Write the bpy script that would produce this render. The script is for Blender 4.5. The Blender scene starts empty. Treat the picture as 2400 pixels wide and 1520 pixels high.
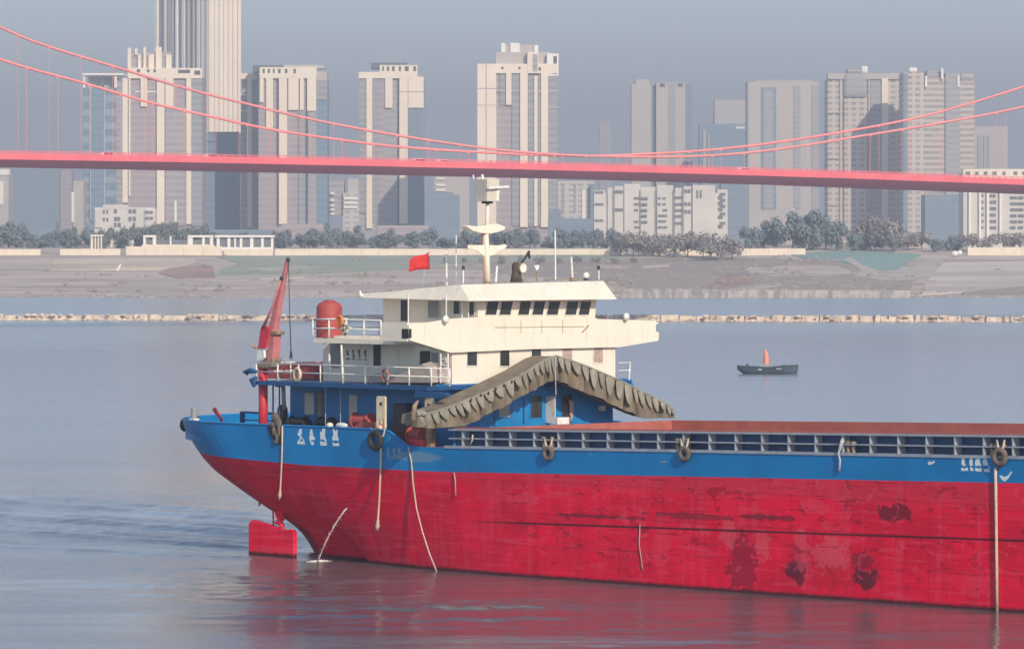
import bpy, math, random
import numpy as np
from mathutils import Vector, Matrix
R = math.radians
scene = bpy.context.scene
col = scene.collection

# ------------------------------------------------------------------ camera, sky, sun, exposure
CAM_H = 18.0                      # metres above the river
FPX, HZ, CX = 11000.0, 560.0, 1200.0   # focal length and horizon of the photograph (2400 px wide)
cam = bpy.data.objects.new('camera', bpy.data.cameras.new('camera'))
col.objects.link(cam)
cam.location = (0, 0, CAM_H)
cam.rotation_euler = (R(90), 0, 0)
cam.data.sensor_width = 36
cam.data.lens = 36 * FPX / 2400
cam.data.shift_y = -(760 - HZ) / 2400
cam.data.clip_start = 1
cam.data.clip_end = 30000
scene.camera = cam

SUN_EL, SUN_AZ = 30.0, -64.0      # azimuth measured from +X towards +Y, degrees
sv_ = Vector((math.cos(R(SUN_EL)) * math.cos(R(SUN_AZ)), math.cos(R(SUN_EL)) * math.sin(R(SUN_AZ)), math.sin(R(SUN_EL))))
sun = bpy.data.objects.new('sun', bpy.data.lights.new('sun', 'SUN'))
col.objects.link(sun)
sun.data.energy = 3.6
sun.data.angle = R(0.6)
sun.data.color = (1.0, 0.86, 0.68)
sun.rotation_euler = sv_.to_track_quat('Z', 'Y').to_euler()
sun.location = (0, 0, 300)

world = bpy.data.worlds.new('World')
scene.world = world
world.use_nodes = True
wn = world.node_tree.nodes
sky = wn.new('ShaderNodeTexSky')
sky.sky_type = 'NISHITA'
sky.sun_disc = False
sky.sun_elevation = R(SUN_EL)
sky.sun_rotation = R(90 - SUN_AZ)
sky.altitude = 0
sky.air_density = 1.0
sky.dust_density = 0.3
sky.ozone_density = 5.0
hs_ = wn.new('ShaderNodeHueSaturation')          # the river haze greys the whole sky
hs_.inputs['Saturation'].default_value = 0.72
world.node_tree.links.new(sky.outputs[0], hs_.inputs['Color'])
world.node_tree.links.new(hs_.outputs[0], wn['Background'].inputs[0])
wn['Background'].inputs[1].default_value = 0.15

scene.view_settings.view_transform = 'Standard'
scene.view_settings.look = 'None'
scene.view_settings.gamma = 1
scene.view_settings.exposure = 0.40
scene.render.engine = 'CYCLES'
scene.cycles.use_denoising = True
scene.cycles.max_bounces = 6
scene.cycles.diffuse_bounces = 3
scene.cycles.glossy_bounces = 3
scene.cycles.volume_bounces = 1
scene.cycles.sample_clamp_indirect = 4

# ------------------------------------------------------------------ helpers
def tag(o, label=None, cat=None, group=None, kind=None):
    if label: o['label'] = label
    if cat: o['category'] = cat
    if group: o['group'] = group
    if kind: o['kind'] = kind
    return o

def empty(name, loc, rz=0.0, label=None, cat=None, group=None):
    o = bpy.data.objects.new(name, None)
    col.objects.link(o)
    o.location = loc
    o.rotation_euler = (0, 0, rz)
    o.empty_display_size = 0.5
    return tag(o, label, cat, group)

class MB:
    """collects faces, builds ONE mesh object"""
    def __init__(s):
        s.v, s.f, s.m = [], [], []
    def add(s, vs, fs, m=0):
        b = len(s.v)
        s.v += [tuple(x) for x in vs]
        s.f += [tuple(i + b for i in f) for f in fs]
        s.m += [m] * len(fs)
        return s
    def box(s, a, b, m=0):
        (x0, y0, z0), (x1, y1, z1) = a, b
        return s.add([(x0,y0,z0),(x1,y0,z0),(x1,y1,z0),(x0,y1,z0),(x0,y0,z1),(x1,y0,z1),(x1,y1,z1),(x0,y1,z1)],
                     [(0,3,2,1),(4,5,6,7),(0,1,5,4),(1,2,6,5),(2,3,7,6),(3,0,4,7)], m)
    def prism(s, poly, d, m=0):
        """poly: 3-D points in one plane, extruded by the vector d"""
        n = len(poly)
        p = [Vector(x) for x in poly]
        q = [x + Vector(d) for x in p]
        nor = Vector((0, 0, 0))
        for i in range(n):
            nor += p[i].cross(p[(i + 1) % n])
        if nor.dot(Vector(d)) > 0:
            p, q = p[::-1], q[::-1]
        return s.add(p + q, [tuple(range(n)), tuple(range(2*n-1, n-1, -1))] +
                     [(i, i+n, (i+1) % n + n, (i+1) % n) for i in range(n)], m)
    def tube(s, pts, r, n=8, m=0, cap=True):
        P = [Vector(p) for p in pts]
        rr = r if isinstance(r, (list, tuple)) else [r] * len(P)
        vs, fs = [], []
        ref = None
        for i, p in enumerate(P):
            t = (P[min(i+1, len(P)-1)] - P[max(i-1, 0)]).normalized()
            if ref is None:
                ref = Vector((0, 0, 1)) if abs(t.z) < .9 else Vector((1, 0, 0))
            a = (ref - t * ref.dot(t)).normalized()
            ref = a
            b = t.cross(a)
            for k in range(n):
                an = 2 * math.pi * k / n
                vs.append(p + (a * math.cos(an) + b * math.sin(an)) * rr[i])
        for i in range(len(P) - 1):
            for k in range(n):
                k2 = (k + 1) % n
                fs.append((i*n+k, i*n+k2, (i+1)*n+k2, (i+1)*n+k))
        if cap:
            fs.append(tuple(range(n-1, -1, -1)))
            fs.append(tuple(range((len(P)-1)*n, len(P)*n)))
        return s.add(vs, fs, m)
    def lathe(s, prof, c=(0,0,0), n=20, m=0):
        """prof: (radius, height) pairs"""
        vs, fs = [], []
        for r, z in prof:
            for k in range(n):
                a = 2 * math.pi * k / n
                vs.append((c[0] + r*math.cos(a), c[1] + r*math.sin(a), c[2] + z))
        for i in range(len(prof) - 1):
            for k in range(n):
                k2 = (k+1) % n
                fs.append((i*n+k, i*n+k2, (i+1)*n+k2, (i+1)*n+k))
        fs.append(tuple(range(n-1, -1, -1)))
        fs.append(tuple(range((len(prof)-1)*n, len(prof)*n)))
        return s.add(vs, fs, m)
    def torus(s, c, ax, R0, r0, n=20, k=8, m=0, a0=0, a1=2*math.pi, sq=(1, 1)):
        ax = Vector(ax).normalized()
        up = Vector((0, 0, 1)) if abs(ax.z) < .9 else Vector((1, 0, 0))
        e2 = (up - ax * up.dot(ax)).normalized()
        e1 = e2.cross(ax)
        c = Vector(c)
        full = abs(a1 - a0 - 2*math.pi) < 1e-6
        N = n if full else n + 1
        vs, fs = [], []
        for i in range(N):
            a = a0 + (a1 - a0) * i / n
            d = e1 * math.cos(a) * sq[0] + e2 * math.sin(a) * sq[1]
            for j in range(k):
                b = 2 * math.pi * j / k
                vs.append(c + d * (R0 + r0 * math.cos(b)) + ax * r0 * math.sin(b))
        for i in range(n):
            i2 = (i + 1) % N
            for j in range(k):
                j2 = (j+1) % k
                fs.append((i*k+j, i2*k+j, i2*k+j2, i*k+j2))
        return s.add(vs, fs, m)
    def ball(s, c, r, n=12, k=8, m=0):
        rx, ry, rz = r if isinstance(r, (tuple, list)) else (r, r, r)
        vs, fs = [(c[0], c[1], c[2]-rz)], []
        for i in range(1, k):
            t = math.pi * i / k
            for j in range(n):
                p = 2*math.pi*j/n
                vs.append((c[0]+rx*math.sin(t)*math.cos(p), c[1]+ry*math.sin(t)*math.sin(p), c[2]-rz*math.cos(t)))
        vs.append((c[0], c[1], c[2]+rz))
        L = len(vs) - 1
        for j in range(n):
            fs.append((0, 1+(j+1) % n, 1+j))
            fs.append((L, L-n+j, L-n+(j+1) % n))
        for i in range(k-2):
            for j in range(n):
                a, b = 1+i*n+j, 1+i*n+(j+1) % n
                fs.append((a, b, b+n, a+n))
        return s.add(vs, fs, m)
    def grid(s, rows, m=0, closed=False, flip=False):
        """rows: equal-length lists of points"""
        n = len(rows[0])
        vs = [p for r_ in rows for p in r_]
        fs = []
        for i in range(len(rows) - 1):
            for j in range(n if closed else n - 1):
                j2 = (j + 1) % n
                f = (i*n+j, i*n+j2, (i+1)*n+j2, (i+1)*n+j)
                fs.append(f[::-1] if flip else f)
        return s.add(vs, fs, m)
    def build(s, name, mats, parent=None, origin=(0,0,0), smooth=False, bevel=0):
        me = bpy.data.meshes.new(name)
        ox, oy, oz = origin
        me.from_pydata([(x-ox, y-oy, z-oz) for x, y, z in s.v], [], s.f)
        for mm in (mats if isinstance(mats, (list, tuple)) else [mats]):
            me.materials.append(mm)
        me.polygons.foreach_set('material_index', s.m)
        if smooth:
            me.polygons.foreach_set('use_smooth', [True] * len(s.f))
        me.update()
        o = bpy.data.objects.new(name, me)
        col.objects.link(o)
        if parent:
            o.parent = parent
        if smooth:
            md = o.modifiers.new('weld', 'WELD'); md.merge_threshold = 1e-4
        if bevel:
            b = o.modifiers.new('bevel', 'BEVEL'); b.width = bevel; b.segments = 2; b.limit_method = 'ANGLE'
        return o

# ---- materials
MATS = {}
class NT:
    def __init__(s, name):
        s.m = bpy.data.materials.new(name)
        s.m.use_nodes = True
        s.t = s.m.node_tree
        s.b = s.t.nodes['Principled BSDF']
        s._tc = None
    def n(s, typ, **kw):
        x = s.t.nodes.new(typ)
        for k, v in kw.items():
            setattr(x, k, v)
        return x
    def l(s, a, b):
        s.t.links.new(a, b)
    def co(s):
        if s._tc is None:
            s._tc = s.n('ShaderNodeTexCoord')
        return s._tc.outputs['Object']
    def sep(s):
        x = s.n('ShaderNodeSeparateXYZ'); s.l(s.co(), x.inputs[0]); return x.outputs
    def mp(s, scale, loc=(0,0,0), src=None):
        x = s.n('ShaderNodeMapping'); s.l(src or s.co(), x.inputs[0])
        x.inputs['Scale'].default_value = scale; x.inputs['Location'].default_value = loc
        return x.outputs[0]
    def noise(s, scale, detail=4, vec=None, rough=.55, dist=0):
        x = s.n('ShaderNodeTexNoise')
        x.inputs['Scale'].default_value = scale; x.inputs['Detail'].default_value = detail
        x.inputs['Roughness'].default_value = rough; x.inputs['Distortion'].default_value = dist
        s.l(vec or s.co(), x.inputs['Vector'])
        return x.outputs['Fac']
    def math(s, op, a, b=None, c=None, clamp=False):
        x = s.n('ShaderNodeMath', operation=op); x.use_clamp = clamp
        for i, q in enumerate((a, b, c)):
            if q is None: continue
            if isinstance(q, (int, float)): x.inputs[i].default_value = q
            else: s.l(q, x.inputs[i])
        return x.outputs[0]
    def ramp(s, f, a, b):
        x = s.n('ShaderNodeMapRange'); x.interpolation_type = 'SMOOTHSTEP'
        s.l(f, x.inputs[0]); x.inputs[1].default_value = a; x.inputs[2].default_value = b
        return x.outputs[0]
    def mix(s, f, a, b):
        x = s.n('ShaderNodeMix', data_type='RGBA')
        if isinstance(f, (int, float)): x.inputs[0].default_value = f
        else: s.l(f, x.inputs[0])
        for i, q in ((6, a), (7, b)):
            if isinstance(q, (tuple, list)): x.inputs[i].default_value = (*q[:3], 1)
            else: s.l(q, x.inputs[i])
        return x.outputs[2]
    def done(s, c=None, rough=.6, metal=0, bump=None, bs=.3, bd=.05, spec=None):
        if c is not None:
            if isinstance(c, (tuple, list)): s.b.inputs['Base Color'].default_value = (*c[:3], 1)
            else: s.l(c, s.b.inputs['Base Color'])
        if isinstance(rough, (int, float)): s.b.inputs['Roughness'].default_value = rough
        else: s.l(rough, s.b.inputs['Roughness'])
        s.b.inputs['Metallic'].default_value = metal
        if spec is not None: s.b.inputs['Specular IOR Level'].default_value = spec
        if bump is not None:
            x = s.n('ShaderNodeBump'); x.inputs['Strength'].default_value = bs; x.inputs['Distance'].default_value = bd
            s.l(bump, x.inputs['Height']); s.l(x.outputs[0], s.b.inputs['Normal'])
        return s.m

def paint(name, c, rough=.5, grime=(.12,.09,.07), amt=.35, sc=1.0, metal=0, bs=.15, dv=.78):
    """painted steel: faint mottling, vertical grime streaks, a little rust"""
    t = NT(name)
    a = t.noise(.9*sc, 5)
    b = t.noise(1.0, 4, t.mp((2.6*sc, 2.6*sc, .22*sc)))
    c2 = tuple(x*dv for x in c)
    k = t.mix(t.ramp(a, .35, .7), c, c2)
    st = t.math('MULTIPLY', t.ramp(b, .56, .74), amt)
    k = t.mix(st, k, grime)
    return t.done(k, rough, metal, bump=t.noise(5*sc, 3), bs=bs, bd=.02)

def plain(name, c, rough=.7, sc=2.0, dv=.75, metal=0):
    t = NT(name)
    return t.done(t.mix(t.ramp(t.noise(sc, 5), .3, .72), c, tuple(x*dv for x in c)), rough, metal)

M = {}
M['white'] = paint('white_paint', (.80, .73, .605), .5, (.40,.28,.18), .26, 1.0, dv=.92)
M['white2'] = paint('white_rail_paint', (.82, .80, .74), .45, (.4,.28,.2), .25, 3)
M['blue'] = paint('blue_paint', (.008, .23, .56), .42, (.05,.10,.16), .30, .8)
M['bluedk'] = paint('dark_blue_paint', (.006, .075, .22), .45, (.03,.03,.04), .4, 1)
M['steel'] = paint('grey_blue_steel', (.34, .38, .44), .5, (.16,.12,.1), .5, 2)
M['redbrown'] = paint('red_oxide_paint', (.42, .125, .095), .6, (.22,.08,.06), .4, 1)
M['deckred'] = paint('deck_red_paint', (.45, .08, .075), .65, (.14,.08,.07), .5, 1)
M['cranered'] = paint('crane_red_paint', (.62, .035, .06), .45, (.2,.1,.08), .3, 2)
M['cranepink'] = paint('faded_crane_red_paint', (.58, .20, .20), .5, (.3,.2,.16), .35, 2)
M['tank'] = paint('tank_red_plastic', (.42, .07, .06), .5, (.3,.06,.05), .25, 1)
M['flag'] = plain('flag_red_cloth', (.62, .03, .035), .8, 3, .8)
M['dark'] = plain('dark_grey_metal', (.035, .036, .04), .5, 3)
M['black'] = plain('black_rubber', (.025, .024, .026), .7, 4)
M['tyretan'] = plain('dusty_rubber', (.17, .135, .11), .85, 4, .6)
M['glass'] = plain('dark_window_glass', (.045, .045, .045), .15, 1, .6)
M['glassgrey'] = plain('grey_window_glass', (.30, .30, .29), .3, 1, .8)
M['panereflect'] = plain('pale_reflecting_pane', (.62, .60, .56), .5, 1, .85)  # pale base colour stands in for the reflection on these panes
M['curtain'] = plain('pink_curtain', (.50, .36, .32), .8, 3, .7)
M['rope'] = plain('pale_rope', (.62, .50, .38), .85, 8, .7)
M['ropegrey'] = plain('grey_rope', (.52, .50, .52), .85, 8, .7)
M['cream'] = paint('cream_metal', (.76, .64, .44), .5, (.3,.2,.12), .3, 2)
M['tan'] = plain('rusty_tan_iron', (.34, .25, .16), .8, 4, .5)
M['orange'] = plain('orange_plastic', (.85, .25, .05), .5, 4, .8)
M['letter'] = plain('white_letter_paint', (.74, .79, .80), .6, 6, .75)
M['letterdim'] = plain('worn_letter_paint', (.30, .40, .46), .7, 9, .55)
M['letterdark'] = plain('purple_letter_paint', (.20, .11, .15), .7, 6, .7)
M['maststripe'] = paint('mast_orange_paint', (.66, .36, .22), .5)
M['grey'] = paint('grey_paint', (.30, .31, .31), .5, (.1,.1,.1), .3, 1)
M['tarpbeige'] = plain('beige_canvas', (.46, .39, .35), .85, 2, .75)

# hull red: welded plates, scrapes, darker repaint patches, scuffed lower edge
def hull_red():
    t = NT('hull_red_paint')
    x, y, z = t.sep()
    base = (.86, .0, .042); dk = (.64, .0, .031); lt = (.76, .055, .105); rust = (.10, .012, .02)
    c = t.mix(t.ramp(t.noise(.35, 5), .35, .65), base, dk)
    # vertical streaks
    st = t.noise(1, 5, t.mp((1.6, 1.6, .13)))
    c = t.mix(t.math('MULTIPLY', t.ramp(st, .50, .66), .38), c, lt)
    # horizontal scrapes along the side
    hs = t.noise(1, 6, t.mp((.18, .18, 3.2)), .6)
    c = t.mix(t.math('MULTIPLY', t.ramp(hs, .54, .60), .5), c, dk)
    hl = t.noise(1, 6, t.mp((.30, .30, 4.4), (7, 3, 1)), .6)
    c = t.mix(t.math('MULTIPLY', t.ramp(hl, .54, .61), .5), c, lt)
    # faded chalky band under the blue strake
    fb = t.math('MULTIPLY', t.ramp(z, 4.6, 5.4), .35)
    c = t.mix(fb, c, (.50, .05, .075))
    # repainted rectangular plates
    br = t.n('ShaderNodeTexBrick')
    t.l(t.mp((.20, .20, .42), (.3, .2, .11)), br.inputs['Vector'])
    cx = t.n('ShaderNodeCombineXYZ'); t.l(x, cx.inputs[0]); t.l(z, cx.inputs[1])
    t.l(cx.outputs[0], br.inputs['Vector'])
    br.inputs['Scale'].default_value = .5
    br.inputs['Brick Width'].default_value = 1.5; br.inputs['Row Height'].default_value = .85
    br.inputs['Mortar Size'].default_value = .008; br.inputs['Mortar Smooth'].default_value = .2
    br.inputs['Color1'].default_value = (0,0,0,1); br.inputs['Color2'].default_value = (1,1,1,1)
    br.inputs['Mortar'].default_value = (.5,.5,.5,1)
    bw = t.n('ShaderNodeRGBToBW'); t.l(br.outputs['Color'], bw.inputs[0])
    c = t.mix(t.math('MULTIPLY', t.ramp(bw.outputs[0], .55, 1.0), .45), c, base)
    # weld seams between the plates
    c = t.mix(t.math('MULTIPLY', br.outputs['Fac'], .55), c, (.22, .01, .02))
    # scuffed patches amidships, each with its own shape
    wob = t.noise(1.5, 8, None, .62)
    wob2 = t.noise(4.0, 4)
    def blob(u, zz, ru, rz, colr, k, amp=3.2, src=None):
        nonlocal c
        a = t.math('POWER', t.math('DIVIDE', t.math('SUBTRACT', x, u), ru), 2)
        b = t.math('POWER', t.math('DIVIDE', t.math('SUBTRACT', z, zz), rz), 2)
        d = t.math('ADD', t.math('SQRT', t.math('ADD', a, b)), t.math('MULTIPLY', t.math('SUBTRACT', src or wob, .5), amp))
        c = t.mix(t.math('MULTIPLY', t.ramp(d, 1.03, .93), k), c, colr)
    for u, zz, ru, rz, cc, k in [
        (1.2, 1.3, 1.0, 1.6, (.30,.004,.028), .8), (4.9, 1.25, .75, .55, (.07,.012,.03), .85),
        (9.4, 1.15, .75, .55, (.065,.012,.028), .85), (9.2, 2.0, .7, .6, (.10,.01,.03), .6),
        (7.2, 2.1, 1.2, .9, (.72,.10,.13), .5), (5.2, 2.4, .5, 1.1, (.72,.08,.12), .5),
        (0.2, 2.9, .55, .8, (.72,.09,.12), .55), (2.6, 2.5, .5, .7, (.72,.10,.12), .5), (7.0, 1.0, 1.4, .6, (.62,.003,.03), .8),
        (11.3, 4.45, 1.25, .42, (.14,.006,.018), .85), (-11, 3.2, 2.6, .35, dk, .6), (-2, 3.75, 3.2, .16, rust, .6),
        (-14.5, 4.2, 1.1, .3, lt, .5), (6, 4.6, 1.0, .35, lt, .45), (15, 1.9, 2.2, .25, dk, .5), (14.6, 4.2, 1.6, .2, dk, .5), (-6, 4.3, 2.5, .25, dk, .6), (3, 3.9, 2.2, .14, rust, .7), (-9, 3.45, 3.5, .10, rust, .7), (12.5, 3.6, 2.0, .5, (.62,0,.03), .7), (-4.5, 2.2, .6, 1.2, lt, .35), (8.8, 4.3, .4, .4, dk, .7), (13.6, 2.2, .25, .7, dk, .7), (16.5, 1.2, 1.2, .6, lt, .3), (-12, 1.2, 2.0, .7, dk, .35), (-17, 4.4, 1.5, .5, lt, .25)]:
        blob(u, zz, ru, rz, cc, k)
    zm = t.math('MULTIPLY', t.ramp(z, .3, 1.0), t.ramp(x, -20, -10))
    sc1 = t.noise(1, 9, t.mp((.75, .75, 1.5), (2, 0, 5)), .68, .6)
    c = t.mix(t.math('MULTIPLY', t.math('MULTIPLY', t.ramp(sc1, .575, .60), zm), .62), c, (.30, .0, .018))
    sc2 = t.noise(1, 9, t.mp((.95, .95, 1.1), (11, 0, 2)), .68, .6)
    c = t.mix(t.math('MULTIPLY', t.math('MULTIPLY', t.ramp(sc2, .585, .605), zm), .45), c, (.80, .075, .115))
    sc3 = t.noise(1, 8, t.mp((.35, .35, 7.0), (5, 0, 9)), .65)
    c = t.mix(t.math('MULTIPLY', t.math('MULTIPLY', t.ramp(sc3, .60, .63), zm), .7), c, (.16, .004, .014))
    # long dark crease where two strakes of plating lap
    zl = t.math('SUBTRACT', z, t.math('ADD', t.math('MULTIPLY', x, .018), 3.12))
    ln = t.math('MULTIPLY', t.ramp(t.math('ABSOLUTE', zl), .085, .03), t.ramp(t.math('ADD', x, t.math('MULTIPLY', wob, 6)), -17, -11))
    c = t.mix(t.math('MULTIPLY', ln, .9), c, (.05, .006, .012))
    # scum line at the water
    c = t.mix(t.ramp(t.math('ADD', z, t.math('MULTIPLY', wob2, .25)), .40, .20), c, (.09, .012, .02))
    h = t.math('ADD', t.math('MULTIPLY', t.noise(.55, 3), 1.0), t.math('MULTIPLY', bw.outputs[0], .06))
    return t.done(c, t.math('ADD', t.math('MULTIPLY', wob, .25), .38), 0, bump=h, bs=.30, bd=.12, spec=.14)
M['hullred'] = hull_red()

def hull_blue():
    t = NT('hull_blue_paint')
    x, y, z = t.sep()
    c = t.mix(t.ramp(t.noise(.3, 5), .35, .7), (.0, .20, .49), (.0, .155, .39))
    c = t.mix(t.math('MULTIPLY', t.ramp(t.noise(1, 5, t.mp((1.2, 1.2, .16))), .55, .72), .35), c, (.05, .20, .36))
    c = t.mix(t.math('MULTIPLY', t.ramp(t.noise(1.1, 6), .66, .72), .5), c, (.16, .24, .32))
    # grey scuffed paint where the old name was painted out
    a = t.math('POWER', t.math('DIVIDE', t.math('SUBTRACT', x, -22.8), 1.9), 2)
    b = t.math('POWER', t.math('DIVIDE', t.math('SUBTRACT', z, 6.12), .32), 2)
    d = t.math('ADD', t.math('SQRT', t.math('ADD', a, b)), t.math('MULTIPLY', t.math('SUBTRACT', t.noise(2.2, 4), .5), .8))
    c = t.mix(t.math('MULTIPLY', t.ramp(d, 1.05, .8), .55), c, (.20, .29, .36))
    return t.done(c, .42, 0, bump=t.noise(.6, 3), bs=.25, bd=.10, spec=.3)
M['hullblue'] = hull_blue()

def tarp_mat():
    t = NT('khaki_tarpaulin')
    c = t.mix(t.ramp(t.noise(1.2, 6), .3, .7), (.285, .275, .22), (.20, .19, .15))
    c = t.mix(t.math('MULTIPLY', t.ramp(t.noise(1, 5, t.mp((3, 3, .5))), .55, .68), .6), c, (.40, .36, .28))
    return t.done(c, .9, 0, bump=t.noise(3.5, 5), bs=.4, bd=.05)
M['tarp'] = tarp_mat()
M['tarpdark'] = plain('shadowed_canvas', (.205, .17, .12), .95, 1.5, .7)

def water_mat():
    t = NT('river_water')
    a = t.noise(1, 4, t.mp((.22, .50, 1)), .55, .3)
    b = t.noise(1, 5, t.mp((1.5, 2.5, 1), (3, 9, 0)), .62, .3)
    big = t.noise(1, 4, t.mp((.018, .07, 1), (1, 2, 0)), .55)
    h = t.math('ADD', t.math('MULTIPLY', a, .42), t.math('MULTIPLY', b, .24))
    calm = t.math('ADD', t.math('MULTIPLY', t.ramp(big, .40, .62), .8), .2)
    h = t.math('MULTIPLY', h, calm)
    t.b.inputs['IOR'].default_value = 1.33
    far = t.ramp(t.sep()[1], 290, 460)            # the open river beyond the ship is ruffled by the wind
    h = t.math('MULTIPLY', h, t.math('ADD', t.math('MULTIPLY', far, .25), .85))
    c = t.mix(t.ramp(t.math('ADD', t.sep()[1], t.math('MULTIPLY', t.noise(.02, 3), 160)), 330, 560), (.105, .118, .125), (.205, .245, .28))   # paler far out: missing sky reflection is put into the base colour
    return t.done(c, t.math('ADD', t.math('MULTIPLY', far, .10), .11), 0, bump=h, bs=1.0, bd=.23)
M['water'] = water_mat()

def mpx(px, py, Y):
    """photo pixel at distance Y -> world point"""
    return Vector(((px-CX)/FPX*Y, Y, CAM_H - (py-HZ)/FPX*Y))

# ------------------------------------------------------------------ the ship: local axes u (to the bow), v (port side 0 -> starboard 18.4), z up
C45 = math.sqrt(.5)
AX, AY = 10.909, 240.0
BEAM = 18.4
def S(px, py, v):
    """point on the fore-and-aft plane v that the photograph shows at this pixel"""
    k = (px-CX)/FPX
    u = (k*(AY+C45*v) - AX - C45*v) / (C45*(1+k))
    return (u, v, CAM_H - (py-HZ)/FPX*(AY - C45*u + C45*v))
def Q(px, py, u):
    """the same on the athwartship plane u"""
    k = (px-CX)/FPX
    v = (k*(AY-C45*u) - AX - C45*u) / (C45*(1-k))
    return (u, v, CAM_H - (py-HZ)/FPX*(AY - C45*u + C45*v))
def W(u, v, z):
    return Vector((AX + C45*(u+v), AY + C45*(v-u), z))
RZ = R(-45)
def lerp(a, b, t): return a + (b-a)*t
def pw(x, pts):
    if x <= pts[0][0]: return pts[0][1]
    for (a, fa), (b, fb) in zip(pts, pts[1:]):
        if x <= b: return lerp(fa, fb, (x-a)/(b-a))
    return pts[-1][1]

ship = empty('cargo_ship', (AX, AY, 0), RZ, 'long red and blue cargo ship with white wheelhouse and open hold', 'cargo ship')
def part(mb, name, m, parent=None, **k):
    return mb.build(name, m, parent or ship, **k)
def sthing(mb, name, m, base, label, cat, group=None, **k):
    """a thing carried by the ship: one mesh with its own place"""
    o = mb.build(name, m, None, origin=base, **k)
    o.location = W(*base); o.rotation_euler = (0, 0, RZ)
    return tag(o, label, cat, group)
class SRoot:
    def __init__(s, name, base, label, cat, group=None):
        s.base = base
        s.o = empty(name, W(*base), RZ, label, cat, group)
    def part(s, mb, name, m, **k):
        return mb.build(name, m, s.o, origin=s.base, **k)

BAND = [(-47, 5.95), (-40, 5.62), (-32, 5.38), (-22, 5.36), (0, 5.83), (20, 6.25), (60, 7.1)]
DECK = [(-60, 6.66), (-23.5, 6.66), (-3, 7.06), (19.5, 7.45), (60, 8.15)]
def zband(u): return pw(u, BAND)
def zdeck(u): return pw(u, DECK)
def ztop(u): return 7.54 if u < -25.1 else (lerp(7.54, zdeck(-23.4), (u+25.1)/1.7) if u < -23.4 else zdeck(u))
SIL = sorted([(p[2], p[0]+3.0) for p in (S(x, y, 3.0) for x, y in
      [(430,984),(437,1006),(455,1035),(475,1068),(500,1097),(540,1127),(575,1152),(610,1178),(650,1205),(678,1224),(700,1245),(718,1272),(731,1300),(734,1320)])])
def Ssil(z): return pw(z, SIL)

def plan(zn, off, inset=0.0):
    La = 9.2 - inset; b = 9.2 - off - inset
    uc = Ssil(zn) - 9.2 + math.sqrt(9.2**2 + (9.2-off)**2)
    pts = []
    for i in range(9):
        a = math.pi/2*i/9
        pts.append((44 + (16-inset)*math.cos(a), 9.2 - (9.2-inset)*math.sin(a)))
    N = 60
    for i in range(N):
        u = lerp(44, uc, i/N)
        t = min(1, max(0, (-13-u)/20))
        pts.append((u, inset + off*t*t))
    for i in range(17):
        a = math.pi/2*i/16
        pts.append((uc - La*math.sin(a), 9.2 - b*math.cos(a)))
    pts += [(u, BEAM - v) for u, v in pts[-2:0:-1]]
    return pts

hb = MB(); rows = []
NF = 18
for i in range(NF + 1):
    f = i/NF
    zn = -1 + f*6.75
    off = 3.0*(1-f)**1.0
    rows.append([(u, v, lerp(-1, zband(u), f)) for u, v in plan(max(zn, .02), off)])
hb.grid(rows, closed=True, flip=True)
n0 = len(rows[0])
hb.f.append(tuple(range(n0))); hb.m.append(0)
part(hb, 'hull', M['hullred'], smooth=True)

sb = MB(); rows = []
for i in range(7):
    f = i/6
    rows.append([(u, v, lerp(zband(u), ztop(u), f)) for u, v in plan(lerp(5.8, 7.6, f), 0)])
sb.grid(rows, closed=True, flip=True)
outer = plan(7.6, 0); inner = plan(7.6, 0, .16)
sel = [i for i in range(len(outer)) if outer[i][0] < -22.5]
o_top = [(outer[i][0], outer[i][1], ztop(outer[i][0])) for i in sel]
i_top = [(inner[i][0], inner[i][1], ztop(outer[i][0])) for i in sel]
i_bot = [(inner[i][0], inner[i][1], 6.4) for i in sel]
sb.grid([o_top, i_top], flip=True); sb.grid([i_top, i_bot], flip=True)
part(sb, 'topside', M['hullblue'], smooth=False)
# rim bar of the bulwark
rb = MB()
rim = [(u, v+.0, z+.0) for u, v, z in o_top]
rb.tube(rim, .055, 6)
part(rb, 'bulwark_rail', M['blue'], smooth=True)

dk = MB()
ad = [(u, v, 6.45) for u, v in [inner[i] for i in sel]]
dk.add(ad, [tuple(range(len(ad)))[::-1]])
part(dk, 'poop_deck', M['deckred'])
md = MB()
us = [-23.2, -20.6] + [lerp(-20, 44, i/20) for i in range(21)]
for v0, v1 in ((.02, .75), (17.65, 18.38)):
    md.grid([[(u, v0, zdeck(u)-.03) for u in us], [(u, v1, zdeck(u)-.03) for u in us]])
md.add([(-23.3, .05, 6.63), (-20.2, .05, 6.66), (-20.2, 18.35, 6.66), (-23.3, 18.35, 6.63)], [(0,1,2,3)])
md.add([(43, .02, zdeck(43)), (60, 9.2, zdeck(60)), (43, 18.38, zdeck(43))], [(0,1,2)])
md.box((-23.35, .1, 6.3), (-23.25, 18.3, 6.62))
part(md, 'main_deck', M['deckred'])
gw = MB()
for a, b in zip(us[1:], us[2:]):
    gw.prism([(a, -.05, zdeck(a)-.05), (b, -.05, zdeck(b)-.05), (b, -.05, zdeck(b)+.10), (a, -.05, zdeck(a)+.10)], (0, .14, 0))
part(gw, 'gunwale', M['steel'])

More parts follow.
